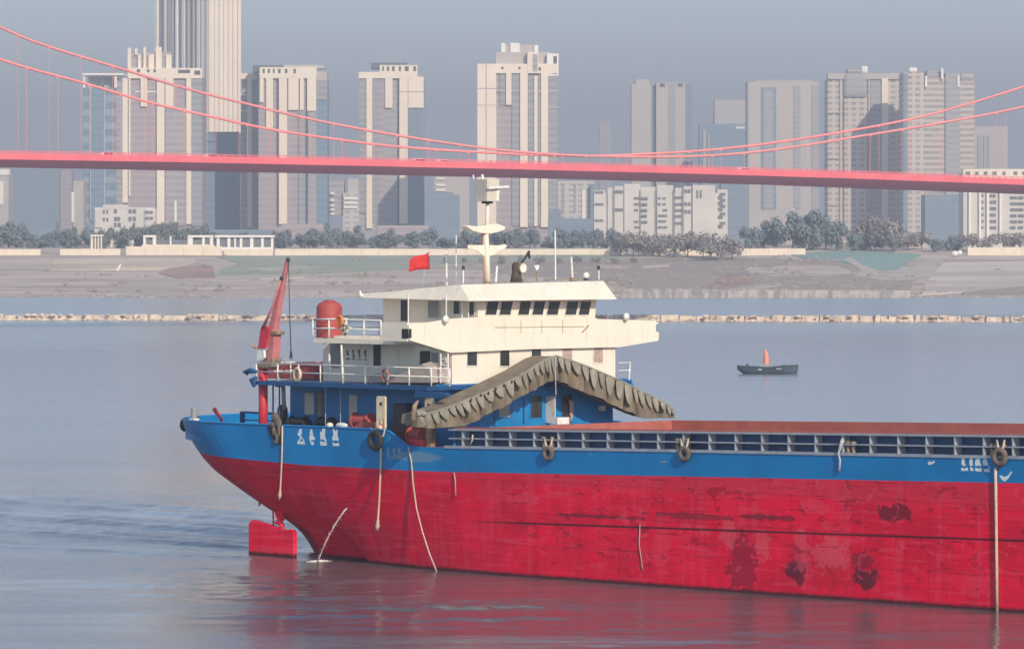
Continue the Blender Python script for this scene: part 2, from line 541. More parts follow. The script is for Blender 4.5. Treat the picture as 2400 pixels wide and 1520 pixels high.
# ---- cargo hatch: coaming, stays, lining of the hold
def ctop(u): return 7.71 + (u+20.33)*.0205
UA, UF = -20.35, 43.0
cp = MB(); li = MB(); fl = MB()
for v0, v1 in ((.60, .67), (17.73, 17.80)):
    cp.prism([(UA, v0, zdeck(UA)-.1), (UF, v0, zdeck(UF)-.1), (UF, v0, ctop(UF)-.05), (UA, v0, ctop(UA)-.05)], (0, v1-v0, 0))
cp.box((UA, .60, 6.5), (UA+.06, 17.8, ctop(UA)-.05))
part(cp, 'hatch_coaming', M['bluedk'])
for v0, v1 in ((.68, .74), (17.66, 17.72)):
    li.prism([(UA+.07, v0, 4.6), (UF-.1, v0, 4.6), (UF-.1, v0, ctop(UF)), (UA+.07, v0, ctop(UA))], (0, v1-v0, 0))
li.box((UA+.07, .75, 4.6), (UA+.13, 17.65, ctop(UA)+.0))
li.box((UF-.2, .75, 4.6), (UF-.1, 17.65, ctop(UF)))
li.box((UA+.14, .75, 4.5), (UF-.2, 17.65, 4.58))
part(li, 'hold_lining', M['redbrown'])
for zo, th, va in ((0, .085, .03), (-.45, .07, .06)):
    def zz(u, zo=zo): return ctop(u) if zo == 0 else lerp(zdeck(u)+.05, ctop(u), .50)
    fl = MB()
    fl.prism([(UA, va, zz(UA)-th), (UF, va, zz(UF)-th), (UF, va, zz(UF)), (UA, va, zz(UA))], (0, .59-va, 0))
    part(fl, 'coaming_rail' if zo == 0 else 'coaming_stringer', M['steel'])
# red lip along the top of the near coaming
lp = MB(); lp.prism([(UA, .5, ctop(UA)+.005), (UF, .5, ctop(UF)+.005), (UF, .5, ctop(UF)+.09), (UA, .5, ctop(UA)+.09)], (0, .12, 0))
part(lp, 'coaming_lip', M['redbrown'])
for i in range(34):
    u = -19.3 + 1.81*i
    st = MB()
    a, b, m = zdeck(u)-.02, ctop(u)-.09, lerp(zdeck(u)+.05, ctop(u), .5)
    st.box((u-.03, .05, m+.003), (u+.03, .598, b)); st.box((u-.03, .05, a), (u+.03, .598, m-.073))
    part(st, 'coaming_stay', M['steel'])

# ---- deckhouses
FU = -23.0
la = S(680, 950, 3.0)
lh = MB(); lh.box((la[0], 3.0, 6.42), (FU, 15.7, 9.78))
part(lh, 'lower_deckhouse', M['blue'])
fb = MB(); fb.box((FU+.003, 1.6, 9.30), (FU+.05, 15.9, 10.02))          # lit blue band under the white front
part(fb, 'deckhouse_band', M['blue'])
pa = S(598, 905, .45)
ps = MB()
ps.box((pa[0], .45, 9.74), (-22.4, 16.6, 9.98))
part(ps, 'upper_deck_slab', M['bluedk'])
kn = MB()
kn.prism([(-22.4, .45, 9.70), (-21.0, .45, 9.62), (-20.8, .45, 9.50), (-21.2, .45, 9.38), (-23.4, .45, 9.35), (-23.4, .45, 9.70)], (0, .25, 0))
part(kn, 'deck_knee', M['bluedk'])

wa = S(757, 850, 2.9)
wh = MB()
wh.box((wa[0], 2.9, 9.985), (FU, 15.9, 12.55))
part(wh, 'deckhouse', M['white'])
ba = S(735, 792, 1.2); bf = S(893, 792, 1.2)
bs = MB(); bs.box((ba[0], 1.2, 12.18), (bf[0]+1.0, 16.8, 12.42)); part(bs, 'boat_deck_slab', M['white'])

# bridge wings: parapet at the front, end plates, floor
wf = MB()
par = [(958,762),(1060,746),(1120,743),(1390,742),(1400,747),(1530,751),(1545,757),(1537,760),(1537,776),(1545,779),(1543,798),(1453,813),(1240,818),(1056,826),(960,797)]
PU = -22.75
wf.prism([Q(x, y, PU) for x, y in par], (-.12, 0, 0))
part(wf, 'wing_parapet', M['white'])
e0 = Q(958, 780, PU); e1 = Q(1541, 780, PU)
we = MB()
we.box((PU-2.15, e0[1], 12.42), (PU-.125, e0[1]+.1, 13.45))
we.box((PU-2.15, e0[1]+.1, 12.46), (PU-2.05, 4.3, 13.4))
part(we, 'wing_end', M['white'])
we = MB(); we.box((PU-2.15, e1[1]-.1, 12.5), (PU-.125, e1[1], 13.35)); part(we, 'wing_end', M['white'])
wfl = MB()
wfl.prism([(PU-.125, e0[1]+.11, 12.44), (PU-.125, 3.0, 12.0), (PU-.125, 15.9, 12.0), (PU-.125, e1[1]-.11, 12.44), (PU-.125, e1[1]-.11, 12.54), (PU-.125, e0[1]+.11, 12.54)], (-1.9, 0, 0))
part(wfl, 'wing_floor', M['white'])
nt = MB(); h0 = S(942, 770, e0[1]); h1 = S(957, 793, e0[1])
nt.box((h0[0], e0[1]-.012, h1[2]), (PU-.02, e0[1]-.002, h0[2])); nt.box((PU+.002, e0[1]+.02, h1[2]+.03), (PU+.012, e0[1]+.2, h0[2]))
part(nt, 'sidelight_screen', M['black'])
ld = MB()
ld.tube([Q(1060, 801, FU+.06), Q(1200, 797, FU+.06), Q(1440, 791, FU+.06)], .03, 6)
part(ld, 'ledge', M['tan'])
sm = MB()
sm.tube([Q(1160, 767, PU+.015), Q(1370, 765, PU+.015)], .014, 5)
for x in (1221, 1270, 1319): sm.tube([Q(x, 750, PU+.015), Q(x, 781, PU+.015)], .014, 5)
sm.tube([Q(1380, 762, PU+.02), Q(1364, 779, PU+.02)], .035, 5)
part(sm, 'handrail', M['tan'])

# wheelhouse
HU = -22.95
w0 = Q(1120, 740, HU)[1]; w1 = Q(1392, 740, HU)[1]
whs = MB()
zt = 15.02
zb = 12.55
ua = S(900, 720, w0)[0]
# raked front: sill at HU, head 0.22 m further forward
whs.add([(HU, w0, zb), (HU, w1, zb), (HU+.12, w1+.12, zt), (HU+.12, w0-.12, zt), (ua, w0, zb), (ua, w1, zb), (ua, w1+.12, zt), (ua, w0-.12, zt)],
        [(0,1,2,3), (5,4,7,6), (4,0,3,7), (1,5,6,2), (3,2,6,7), (0,4,5,1)])
part(whs, 'wheelhouse', M['white'])
def window(pts, nrm, m, frame=.06, fm=None, proud=.018, name='window', flab=True):
    """pts: 4 corners on a wall; a thin pane a little inside a frame that stands proud"""
    P = [Vector(p) for p in pts]
    n = Vector(nrm)
    mb = MB(); mb.prism([p + n*.004 for p in P], n*proud)
    w = part(mb, name, m)
    if fm:
        c = sum(P, Vector())/4
        fr = MB()
        for i in range(4):
            a, b = P[i], P[(i+1) % 4]
            d = (b-a).normalized()
            o_ = n.cross(d)
            if o_.dot(c-a) > 0: o_ = -o_
            fr.prism([a + n*.004 + o_*.001 - d*frame*0, b + n*.004 + o_*.001, b + n*.004 + o_*frame + d*frame, a + n*.004 + o_*frame - d*frame], n*(proud+.022))
        fr.build('frame', fm, w)
    return w
def frontq(x0, y0, x1, y1, u, tl=0):
    return [Q(x0, y1, u), Q(x1, y1, u), Q(x1+tl, y0, u), Q(x0+tl, y0, u)]
for x0, x1 in ((1134,1160), (1167,1193), (1211,1236), (1244,1269), (1278,1304), (1321,1347), (1353,1377)):
    q = frontq(x0, 706, x1, 737, HU, 5)
    # follow the rake of the front
    q = [(HU + .012 + (p[2]-zb)/(zt-zb)*.12, p[1], p[2]) for p in q]
    window(q, (1, 0, -.05), M['glass'], .035, M['white2'])
# shaded port side of the wheelhouse: door and window panels
def sideq(x0, y0, x1, y1, v):
    return [S(x0, y1, v), S(x1, y1, v), S(x1, y0, v), S(x0, y0, v)]
for x0, x1, y0, y1, m in ((940,957,703,752,'glass'), (1004,1030,705,744,'glassgrey'), (1064,1078,705,735,'glass'), (1100,1112,708,738,'glass')):
    window(sideq(x0, y0, x1, y1, w0-.10), (0, -1, 0), M[m], .03, M['white2'])
for x in (957, 1046, 1083, 1098):
    pp = MB(); a = S(x, 700, 2.4) if x < 1000 else Q(x, 700, -23.1 - (1098-x)*.012)
    pp.tube([(a[0], a[1], 13.3), (a[0], a[1], 14.93)], .04, 6); part(pp, 'awning_post', M['white2'])

# roof with a sloping visor
RU = -22.0
bl = Q(1100, 705, RU); br_ = Q(1446, 701, RU)
tl_ = Q(1080, 667, -23.3); tr_ = Q(1414, 658, -23.3)
ab = S(848, 697, bl[1]); at_ = S(848, 688, bl[1])
rf = MB()
v_s = [bl, br_, (ab[0], br_[1], ab[2]), (ab[0], bl[1], ab[2]),
       tl_, tr_, (ab[0]+.6, br_[1]-.5, at_[2]+.1), (ab[0], bl[1]+.1, at_[2])]
rf.add(v_s, [(3,2,1,0), (0,1,5,4), (1,2,6,5), (2,3,7,6), (3,0,4,7), (4,5,6,7)])
part(rf, 'wheelhouse_roof', M['white'])
lipm = MB(); lipm.tube([S(848, 695, bl[1]), S(845, 688, bl[1]), S(843, 682, bl[1])], [.1, .09, .06], 8); part(lipm, 'gutter_end', M['white2'])
rl = MB()
rl.tube([S(868, 690, bl[1]+2), S(905, 684, bl[1]+2), S(950, 681, bl[1]+2), S(1000, 677, bl[1]+2)], .06, 6)
part(rl, 'roof_rail', M['dark'])

# windows of the white front and of the blue front below it
for x0, y0, x1, y1, m in ((1094,809,1117,856,'glass'), (1171,809,1193,857,'glass'), (1245,807,1267,848,'glass'), (1317,805,1340,849,'curtain'), (1390,804,1412,849,'curtain')):
    window(frontq(x0, y0, x1, y1, FU+.0), (1, 0, 0), M[m], .05, M['white2'])
for x0, y0, x1, y1, m in ((1168,936,1195,977,'glassgrey'), (1243,926,1269,978,'glass')):
    window(frontq(x0, y0, x1, y1, FU), (1, 0, 0), M[m], .05, M['blue'])
dw = window(frontq(1316, 925, 1340, 990, FU), (1, 0, 0), M['glass'], .05, M['blue'], name='doorway')
cm = MB(); cm.prism([Q(1333, 936, FU+.06), Q(1343, 940, FU+.06), Q(1342, 975, FU+.06), Q(1336, 990, FU+.06)], (.05, 0, 0)); cm.build('curtain', M['curtain'], dw)
dd = MB(); a = Q(1278, 927, FU); b = Q(1278, 990, FU)
dd.box((FU+.02, a[1], b[2]), (FU+.75, a[1]+.06, a[2])); part(dd, 'open_door', M['white2'])
pip = MB()
for x, y0, y1 in ((1228,930,992), (1160,950,1000), (1410,950,965)): pip.tube([Q(x, y0, FU+.08), Q(x, y1, FU+.08)], .03, 6)
part(pip, 'conduit', M['bluedk'])
lb = MB(); a = Q(1402, 950, FU); lb.box((FU+.01, a[1], a[2]-.3), (FU+.3, a[1]+.3, a[2])); part(lb, 'light_box', M['white2'])
bx = MB(); a = Q(1305, 991, -20.28); b = Q(1333, 977, -20.28)
bx.box((-20.7, a[1], ctop(-20.3)+.01), (-20.22, b[1], b[2]))
sthing(bx, 'white_crate', M['white2'], (-20.45, (a[1]+b[1])/2, ctop(-20.3)+.01), 'small white crate standing on the red hatch edge before the blue front', 'crate', bevel=.03)

# starboard platform beyond the house
spf = MB()
for y in (850, 868): spf.tube([Q(1449, y, -24), Q(1478, y-1, -24)], .035, 6)
spf.tube([Q(1477, 848, -24), Q(1474, 892, -24)], .05, 6)
part(spf, 'side_railing', M['white2'])
spb = MB(); spb.prism([Q(1449, 886, -24), Q(1478, 886, -24), Q(1490, 912, -24), Q(1449, 912, -24)], (-.5, 0, 0)); part(spb, 'side_platform', M['blue'])

# port face of the white house
for x0, y0, x1, y1, m in ((774,805,799,862,'grey'), (876,808,894,857,'dark'), (985,822,1010,862,'dark'), (1012,826,1029,858,'grey')):
    window(sideq(x0, y0, x1, y1, 2.9), (0, -1, 0), M[m], .05, M['white2'], name='doorway' if m == 'dark' else 'window')
pp = MB(); pp.tube([S(800, 808, 1.0), S(804, 896, 1.0)], [.06, .075], 8); part(pp, 'pillar', M['white2'])
pp = MB(); pp.tube([S(772, 828, 1.6), S(772, 866, 1.6)], .07, 8); part(pp, 'pillar', M['white2'])
ldm = MB()
for x in (1033, 1050): ldm.tube([S(x, 828, 1.9), S(x, 897, 1.9)], .045, 6)
for y in (842, 856, 870, 884): ldm.tube([S(1033, y, 1.9), S(1050, y, 1.9)], .03, 6)
part(ldm, 'ladder', M['white2'])
# port face of the blue house
for x0, y0, x1, y1 in ((715,921,736,970), (819,926,838,972)):
    window(sideq(x0, y0, x1, y1, 3.0), (0, -1, 0), M['panereflect'], .03, M['steel'])
window(sideq(744,916,757,985,3.0), (0, -1, 0), M['tan'], .03, M['bluedk'], name='door')
for x in (763, 798, 640, 655):
    pp = MB(); a = S(x, 920, 1.3)
    pp.tube([(a[0], 1.3, 6.45), (a[0], 1.3, 9.74)], .05 if x < 700 else .028, 6); part(pp, 'deck_pillar', M['bluedk'] if x < 700 else M['steel'])
pm = MB(); a = S(662, 930, 2.2)
pm.lathe([(.25, 0), (.3, .15), (.3, .75), (.2, .95), (.02, 1.0)], (a[0], 2.2, 7.6), 14); part(pm, 'ventilator', M['dark'], smooth=True)
pm = MB(); pm.tube([S(648, 905, 2.0), S(652, 885, 2.0), S(664, 908, 2.0), S(666, 960, 2.0)], .12, 8); part(pm, 'vent_pipe', M['steel'], smooth=True)
# chocks and frame on the stern
cf = MB()
a = S(562, 963, 6.0); b = S(650, 963, 6.0)
cf.box((a[0], 6.0, a[2]-.12), (b[0], 6.3, a[2])); cf.box((a[0], 6.0, 6.45), (a[0]+.12, 6.3, a[2]-.12)); cf.box((b[0]-.12, 6.0, 6.45), (b[0], 6.3, a[2]-.12))
cf.box((a[0], 6.05, a[2]-.55), (b[0], 6.25, a[2]-.47))
part(cf, 'mooring_frame', M['bluedk'])
sbx = MB(); sbx.box((-41, 6.5, 6.45), (-36.5, 12, 7.35)); part(sbx, 'stern_locker', M['bluedk'])

# railings
def railing(name, xs, v, ytop, ybot, zb, m, rails=(1, .52), extra=None):
    mb = MB()
    pts = [S(x, (ytop+ybot)/2, v) for x in xs]
    zt_ = S(xs[len(xs)//2], ytop, v)[2]
    for p in pts: mb.tube([(p[0], v, zb), (p[0], v, zt_)], .048, 6)
    for r_ in rails: mb.tube([(pts[0][0], v, lerp(zb, zt_, r_)), (pts[-1][0], v, lerp(zb, zt_, r_))], .035, 6)
    if extra:
        for r_ in rails: mb.tube([(pts[0][0], v, lerp(zb, zt_, r_)), (pts[0][0], extra, lerp(zb, zt_, r_))], .035, 6)
        for k in range(1, 7):
            y = lerp(v, extra, k/6); mb.tube([(pts[0][0], y, zb), (pts[0][0], y, zt_)], .04, 6)
    return part(mb, name, m, smooth=True)
railing('upper_deck_railing', [601, 651, 700, 751, 803, 856, 908, 959, 1011, 1054], .55, 858, 897, 9.98, M['white2'], extra=16.3)
railing('boat_deck_railing', [733, 771, 812, 853, 893], 1.3, 749, 788, 12.42, M['white2'], extra=16.6)

# maroon locker and winches
mk = MB(); a = S(640, 880, 4.0); b = S(748, 880, 4.0)
mk.box((a[0]-.5, 3.6, 9.99), (b[0], 8, 10.85)); part(mk, 'deck_locker', M['deckred'])
def winch(x, y, v, r, w, m):
    a = S(x, y, v)
    mb = MB()
    zc = a[2]
    def ring(u0, u1, rr):
        mb.tube([(a[0]+u0, v, zc), (a[0]+u1, v, zc)], rr, 14)
    ring(-w/2, -w/2+.08, r*1.35); ring(-w/2+.08, w/2-.08, r); ring(w/2-.08, w/2, r*1.35)
    mb.box((a[0]-w/2-.12, v-.35, 6.45), (a[0]-w/2-.01, v+.35, zc+.1)); mb.box((a[0]+w/2+.01, v-.35, 6.45), (a[0]+w/2+.12, v+.35, zc+.1))
    return part(mb, 'mooring_winch', m)
winch(850, 985, 1.6, .34, 1.3, M['deckred'])
winch(980, 1020, 1.5, .38, 1.0, M['deckred'])
winch(700, 988, 1.8, .26, 1.2, M['dark'])
winch(765, 990, 2.0, .26, 1.0, M['dark'])
mb = MB(); a = S(825, 1000, 1.0); b = S(880, 1000, 1.0); mb.prism([(a[0], .9, 6.45), (b[0]+.3, .9, 6.45), (b[0], .9, 7.85), (lerp(a[0], b[0], .4), .9, 7.85), (a[0], .9, 7.5)], (0, .8, 0))
part(mb, 'winch_housing', M['deckred'], bevel=.04)
mb = MB(); a = S(955, 1043, .6); b = S(992, 1030, .6); mb.box((a[0], .5, 6.6), (b[0], 1.6, 7.05)); part(mb, 'winch_housing', M['cranered'], bevel=.04)
mb = MB(); a = S(1000, 1040, .75); b = S(1012, 1000, .75); mb.box((a[0], .7, 6.6), (b[0], 1.0, 8.0)); part(mb, 'stanchion', M['tan'])
mb = MB(); a = S(942, 960, 2.2); mb.box((a[0]-.35, 1.8, 6.45), (a[0]+.75, 2.9, 8.9)); part(mb, 'machinery_casing', M['dark'], bevel=.08)
# pierced cream bitts
def bitt(x, y0, y1, hw, v, m):
    a = S(x, y0, v); b = S(x, y1, v)
    u, z1, z0 = a[0], a[2], b[2]
    n = 10
    mb = MB()
    hz = z1 - .42
    rr = .13
    outer_ = [(u-hw, z1-.08), (u-hw+.08, z1), (u+hw-.08, z1), (u+hw, z1-.08), (u+hw, z0+.45), (u+hw, z0), (u+hw-.14, z0), (u+hw-.16, z0+.5), (u+.1, z0+.5), (u+.1, z0+.2), (u-.1, z0+.2), (u-.1, z0+.5), (u-hw+.16, z0+.5), (u-hw+.14, z0), (u-hw, z0)]
    mb.prism([(p, v, q) for p, q in outer_], (0, .14, 0))
    o = part(mb, 'bitt', m, bevel=.025)
    hb_ = MB(); hb_.tube([(u+.02, v-.012, hz), (u+.02, v+.02, hz)], [rr*.8, rr*.8], 12); hb_.build('eye', M['black'], o)
    return o
bitt(892, 928, 1003, .36, .32, M['cream'])
bitt(1004, 931, 968, .30, 1.2, M['cream'])
mb = MB(); mb.ball(S(890, 1001, -.05), (.2, .1, .14)); part(mb, 'roller', M['cream'], smooth=True)

# stern fittings
mb = MB(); a = S(455, 985, 1.9)
mb.box((a[0]-.22, 1.7, 7.5), (a[0]+.24, 2.1, 7.62), 1); mb.tube([(a[0], 1.9, 7.6), (a[0], 1.9, 8.22)], .19, 12)
o = part(mb, 'roller_fairlead', [M['grey'], M['white2']], bevel=.02)
mb = MB(); mb.tube([S(502, 958, 4.2), S(508, 966, 4.2), S(515, 976, 4.2), S(520, 986, 4.2)], [.13, .12, .10, .08], 8); part(mb, 'handle_bar', M['cranered'], smooth=True)
mb = MB(); a = S(436, 992, 2.7); mb.ball((a[0]+.02, 2.62, a[2]-.06), (.30, .34, .42), 14, 10)
o = part(mb, 'corner_bumper', M['black'], smooth=True)
mb = MB(); mb.tube([S(600, 870, .3), S(586, 868, .3), S(574, 872, .3), S(580, 877, .3)], [.1, .16, .14, .06], 8); mb.tube([S(600, 885, .3), S(589, 890, .3), S(596, 905, .3)], [.12, .16, .1], 8)
part(mb, 'deck_horn', M['bluedk'], smooth=True)

# rudder
rd = MB()
VR = 1.7
rd.prism([S(x, y, VR) for x, y in ((582,1226),(586,1220),(592,1217),(600,1219),(640,1232),(664,1240),(684,1240),(688,1246),(688,1322),(582,1322))], (0, .28, 0))
part(rd, 'rudder', M['hullred'], bevel=.05)
rs = MB()
rs.tube([S(655, 1196, VR+.14), S(658, 1218, VR+.14), S(652, 1222, VR+.14), S(661, 1230, VR+.14), S(660, 1246, VR+.14)], [.30, .22, .24, .14, .16], 8)
part(rs, 'rudder_stock', M['hullred'], smooth=True)
rs = MB()
rs.tube([S(640, 1198, VR+.14), S(641, 1238, VR+.14)], .05, 6)
part(rs, 'guard_bar', M['hullred'], smooth=True)
rs = MB(); rs.tube([S(609, 1168, 3.2), S(608, 1185, 3.2)], .06, 6); part(rs, 'drain_spigot', M['hullred'])

# bollards with hand-holds along the side deck
for x in (1276, 1297, 1590, 1612, 1990, 2002, 2327, 2354):
    a = S(x, 1040, .28)
    mb = MB(); zz0 = zdeck(a[0])
    mb.lathe([(.11, 0), (.11, .52), (.16, .55), (.16, .64), (.05, .67)], (a[0], .24, zz0), 12)
    part(mb, 'bollard', M['tan'], smooth=False)

# ---- lettering on the hull (strokes traced from the weathered characters), painted on, 4 mm proud
def glyphs(name, polys, vplane, m, th=.006, parent=None):
    mb = MB()
    for pl in polys: mb.prism([S(x, y, vplane) for x, y in pl], (0, -th, 0))
    return part(mb, name, m)
def zf(pts, ox, oy, sc): return [(ox + x/sc, oy + y/sc) for x, y in pts]
g1 = dict(ox=420, oy=930, sc=5.845)
chars = [
 [[(1650,432),(1678,432),(1682,490),(1664,520),(1700,575),(1650,570),(1660,545),(1622,520),(1628,490)], [(1650,570),(1668,572),(1648,605),(1625,600)], [(1690,560),(1706,580),(1726,645),(1700,605)], [(1625,598),(1690,605),(1722,632),(1722,646),(1616,642)]],
 [[(1800,440),(1822,440),(1832,520),(1862,565),(1855,585),(1820,590),(1790,610),(1782,560),(1790,500)], [(1795,605),(1825,612),(1848,610),(1846,652),(1826,660),(1806,648)]],
 [[(1962,432),(2002,432),(1996,540),(2020,600),(2012,610),(1975,580),(1935,582),(1930,470),(1950,480)], [(1930,600),(1960,612),(2010,615),(2026,640),(2018,664),(1936,664)]],
 [[(2100,436),(2128,440),(2140,480),(2148,450),(2172,446),(2168,520),(2184,580),(2180,600),(2145,590),(2104,598),(2094,560),(2112,520)], [(2104,615),(2145,640),(2180,620),(2196,668),(2104,668)]]]
for ch in chars: glyphs('painted_character', [zf(p, **g1) for p in ch], -.003, M['letter'])
g2 = dict(ox=780, oy=900, sc=6.909)
for ch in ([[(886,1028),(915,1028),(912,1180),(1020,1190),(1020,1202),(888,1204)], [(975,1035),(1005,1035),(1000,1180),(985,1180)]],
           [[(1058,1030),(1096,1030),(1100,1110),(1118,1130),(1075,1125),(1060,1090)], [(1060,1165),(1085,1152),(1112,1180),(1118,1198),(1056,1198)]]):
    glyphs('painted_character', [zf(p, **g2) for p in ch], -.003, M['letterdim'])
g3 = dict(ox=2200, oy=980, sc=9.5)
for ch in ([[(515,875),(575,875),(578,990),(612,1040),(570,1062),(525,1050),(508,1000)], [(500,1100),(540,1095),(572,1120),(620,1090),(640,1090),(662,1166),(500,1166)]],
           [[(695,875),(760,875),(752,960),(762,1050),(715,1060),(688,1040),(684,960)], [(700,1080),(735,1080),(775,1130),(778,1166),(720,1166),(700,1130)]],
           [[(830,900),(915,872),(915,960),(945,1030),(940,1060),(870,1050),(815,1060),(808,960)], [(812,1090),(870,1105),(900,1120),(948,1095),(956,1180),(850,1175),(812,1160)]],
           [[(1000,910),(1060,900),(1085,950),(1100,1040),(1060,1050),(1000,1050),(985,980)], [(1002,1120),(1060,1130),(1120,1115),(1142,1190),(1010,1186)], [(1108,1040),(1122,1045),(1136,1120),(1120,1115)]],
           [[(1350,1270),(1378,1262),(1430,1285),(1455,1300),(1530,1275),(1620,1172),(1642,1190),(1600,1250),(1560,1330),(1490,1395),(1450,1400),(1400,1350)]]):
    glyphs('painted_character', [zf(p, **g3) for p in ch], -.003, M['letter'])
glyphs('painted_mark', [[(2174,1086),(2178,1079),(2183,1083),(2190,1078),(2191,1083),(2184,1087),(2178,1089)]], -.003, M['letter'])
glyphs('painted_mark', [[(1548,1080),(1562,1080),(1562,1083),(1548,1083)]], -.003, M['letterdim'])
g4 = dict(ox=720, oy=680, sc=6.608)
for ch in ([[(612,930),(628,918),(636,960),(650,1000),(632,1010),(610,1000)], [(600,1060),(630,1040),(655,1055),(668,1075),(592,1075)]],
           [[(695,920),(722,915),(728,990),(742,1040),(700,1040),(708,980)], [(690,1055),(745,1055),(745,1074),(690,1074)]],
           [[(780,930),(815,912),(822,1000),(830,1030),(795,1035),(800,980),(782,960)], [(785,1050),(808,1062),(835,1055),(832,1080),(782,1078)]],
           [[(885,925),(915,912),(915,1000),(920,1040),(890,1045),(900,1000),(878,990)], [(872,1060),(895,1068),(920,1055),(924,1082),(872,1080)]]):
    glyphs('painted_character', [zf(p, **g4) for p in ch], 2.897, M['letterdark'])

# ---- mast on the wheelhouse roof
MU = -24.6
def qp(x, y, u=MU): return Q(x, y, u)
mast = SRoot('mast', qp(1143, 664), 'cream signal mast with two crosstrees and radar on the wheelhouse roof', 'mast')
mb = MB(); mb.tube([qp(1143, 664), qp(1141, 600), qp(1139, 545)], [.17, .16, .15], 12); mast.part(mb, 'lower_pole', M['white'], smooth=True)
mb = MB(); mb.tube([qp(1137, 664, MU-.1), qp(1135, 600, MU-.1), qp(1133, 545, MU-.1)], [.09, .085, .08], 10); mast.part(mb, 'brace_pole', M['maststripe'], smooth=True)
mb = MB(); mb.tube([qp(1141, 545), qp(1143, 472)], [.12, .10], 10); mast.part(mb, 'upper_pole', M['white'], smooth=True)
mb = MB(); mb.prism([qp(x, y, MU+.2) for x, y in ((1096,574),(1136,574),(1137,600),(1132,598),(1120,588),(1098,582))], (-.08, 0, 0))
mb.prism([qp(x, y, MU+.2) for x, y in ((1146,574),(1170,575),(1184,572),(1189,576),(1184,582),(1168,587),(1158,596),(1147,600))], (-.08, 0, 0))
mast.part(mb, 'lower_crosstree', M['white'])
mb = MB(); mb.prism([qp(x, y, MU+.2) for x, y in ((1093,530),(1100,528),(1115,530),(1136,529),(1150,526),(1165,524),(1178,528),(1186,532),(1182,539),(1168,544),(1150,548),(1128,546),(1108,541))], (-.5, 0, 0))
mast.part(mb, 'upper_crosstree', M['white'], bevel=.04)
mb = MB()
c0 = qp(1142, 472); c1 = qp(1142, 420)
h = .48
mb.box((c0[0]-h, c0[1]-h, c0[2]), (c0[0]+h, c0[1]+h, c1[2])); mb.box((c0[0]-h*.5, c0[1]-h*.5, c0[2]-.12), (c0[0]+h*.5, c0[1]+h*.5, c0[2]-.003), 1)
mast.part(mb, 'radar_housing', [paint('radar_grey_paint', (.60,.56,.47), .5), M['dark']], bevel=.03)
mb = MB(); mb.tube([qp(1144, 441, MU+.65), qp(1192, 438, MU+.65)], .075, 8); mb.prism([qp(x, y, MU+.5) for x, y in ((1164,443),(1173,446),(1170,452),(1169,470),(1164,471))], (-.2, 0, 0))
mast.part(mb, 'radar_scanner', M['white2'], smooth=False)
mb = MB(); mb.tube([qp(1110, 420), qp(1109, 410)], .05, 6); mb.tube([qp(1131, 420), qp(1130, 409)], .08, 6)
mast.part(mb, 'lamp', M['white2'])
for x, y in ((1096, 572), (1184, 570)):
    mb = MB(); mb.tube([qp(x, y+2, MU+.16), qp(x-2 if x > 1100 else x, y-9, MU+.16)], .055, 6); mast.part(mb, 'signal_lamp', M['dark'])
mb = MB(); mb.lathe([(.3, 0), (.28, .08), (.1, .12)], (c0[0], qp(1143, 664)[1], qp(1143, 665)[2]), 12); mast.part(mb, 'base', M['tan'])

# roof aerials and gear
def aerial(x0, y0, x1, y1, u, r, m, lab, tip=None, arch=False):
    b = Q(x0, y0, u)
    rt = SRoot('antenna', b, lab, 'antenna', 'antennas on the wheelhouse roof')
    mb = MB()
    pts = [Q(x0, y0, u), Q(x1, y1, u)] if not arch else [Q(x0, y0, u), Q(x1, y1+6, u), Q(x1+1, y1+1, u), Q(x1+8, y1, u)]
    mb.tube(pts, r, 6); rt.part(mb, 'rod', m)
    if tip:
        mb = MB(); mb.tube([Q(x1, y1+4, u), Q(x1, y1-6, u)], .08, 8); rt.part(mb, 'tip', M['dark'])
aerial(1047, 668, 1046, 590, -27.5, .055, M['white2'], 'white bent-over rod aerial, leftmost on the wheelhouse roof', arch=True)
aerial(1069, 664, 1069, 550, -26.5, .03, M['white2'], 'tall thin grey whip aerial just left of the mast')
aerial(1086, 664, 1086, 628, -25.6, .04, M['white2'], 'short rod with a dark tip left of the mast foot', tip=True)
aerial(1162, 661, 1165, 623, -24.2, .06, M['white2'], 'short thick white rod just right of the mast foot')
aerial(1302, 655, 1301, 540, -24.2, .045, M['white2'], 'tallest whip aerial, on the right half of the wheelhouse roof')
aerial(1342, 652, 1339, 602, -24.2, .055, M['white2'], 'leaning pale rod right of the tall whip aerial')
aerial(1404, 655, 1403, 628, -24.0, .04, M['white2'], 'short rod with dark tip at the far right roof corner', tip=True)
mb = MB(); b = Q(1374, 657, -24.2)
dm = SRoot('satellite_dome', b, 'small white satellite dome on the right of the wheelhouse roof', 'antenna')
mb.ball((b[0], b[1], b[2]+.28), .19, 14, 10); dm.part(mb, 'dome', M['white2'], smooth=True)
mb = MB(); mb.lathe([(.17, 0), (.12, .14)], b, 10); dm.part(mb, 'base', M['dark'])
b = Q(1350, 658, -24.0)
mb = MB(); mb.prism([Q(x, y, -24.0) for x, y in ((1342,659),(1343,650),(1349,652),(1356,651),(1357,658))], (-.3, 0, 0))
sthing(mb, 'roof_vent', M['tan'], b, 'low rusty vent on the wheelhouse roof beside the white dome', 'vent', bevel=.04)
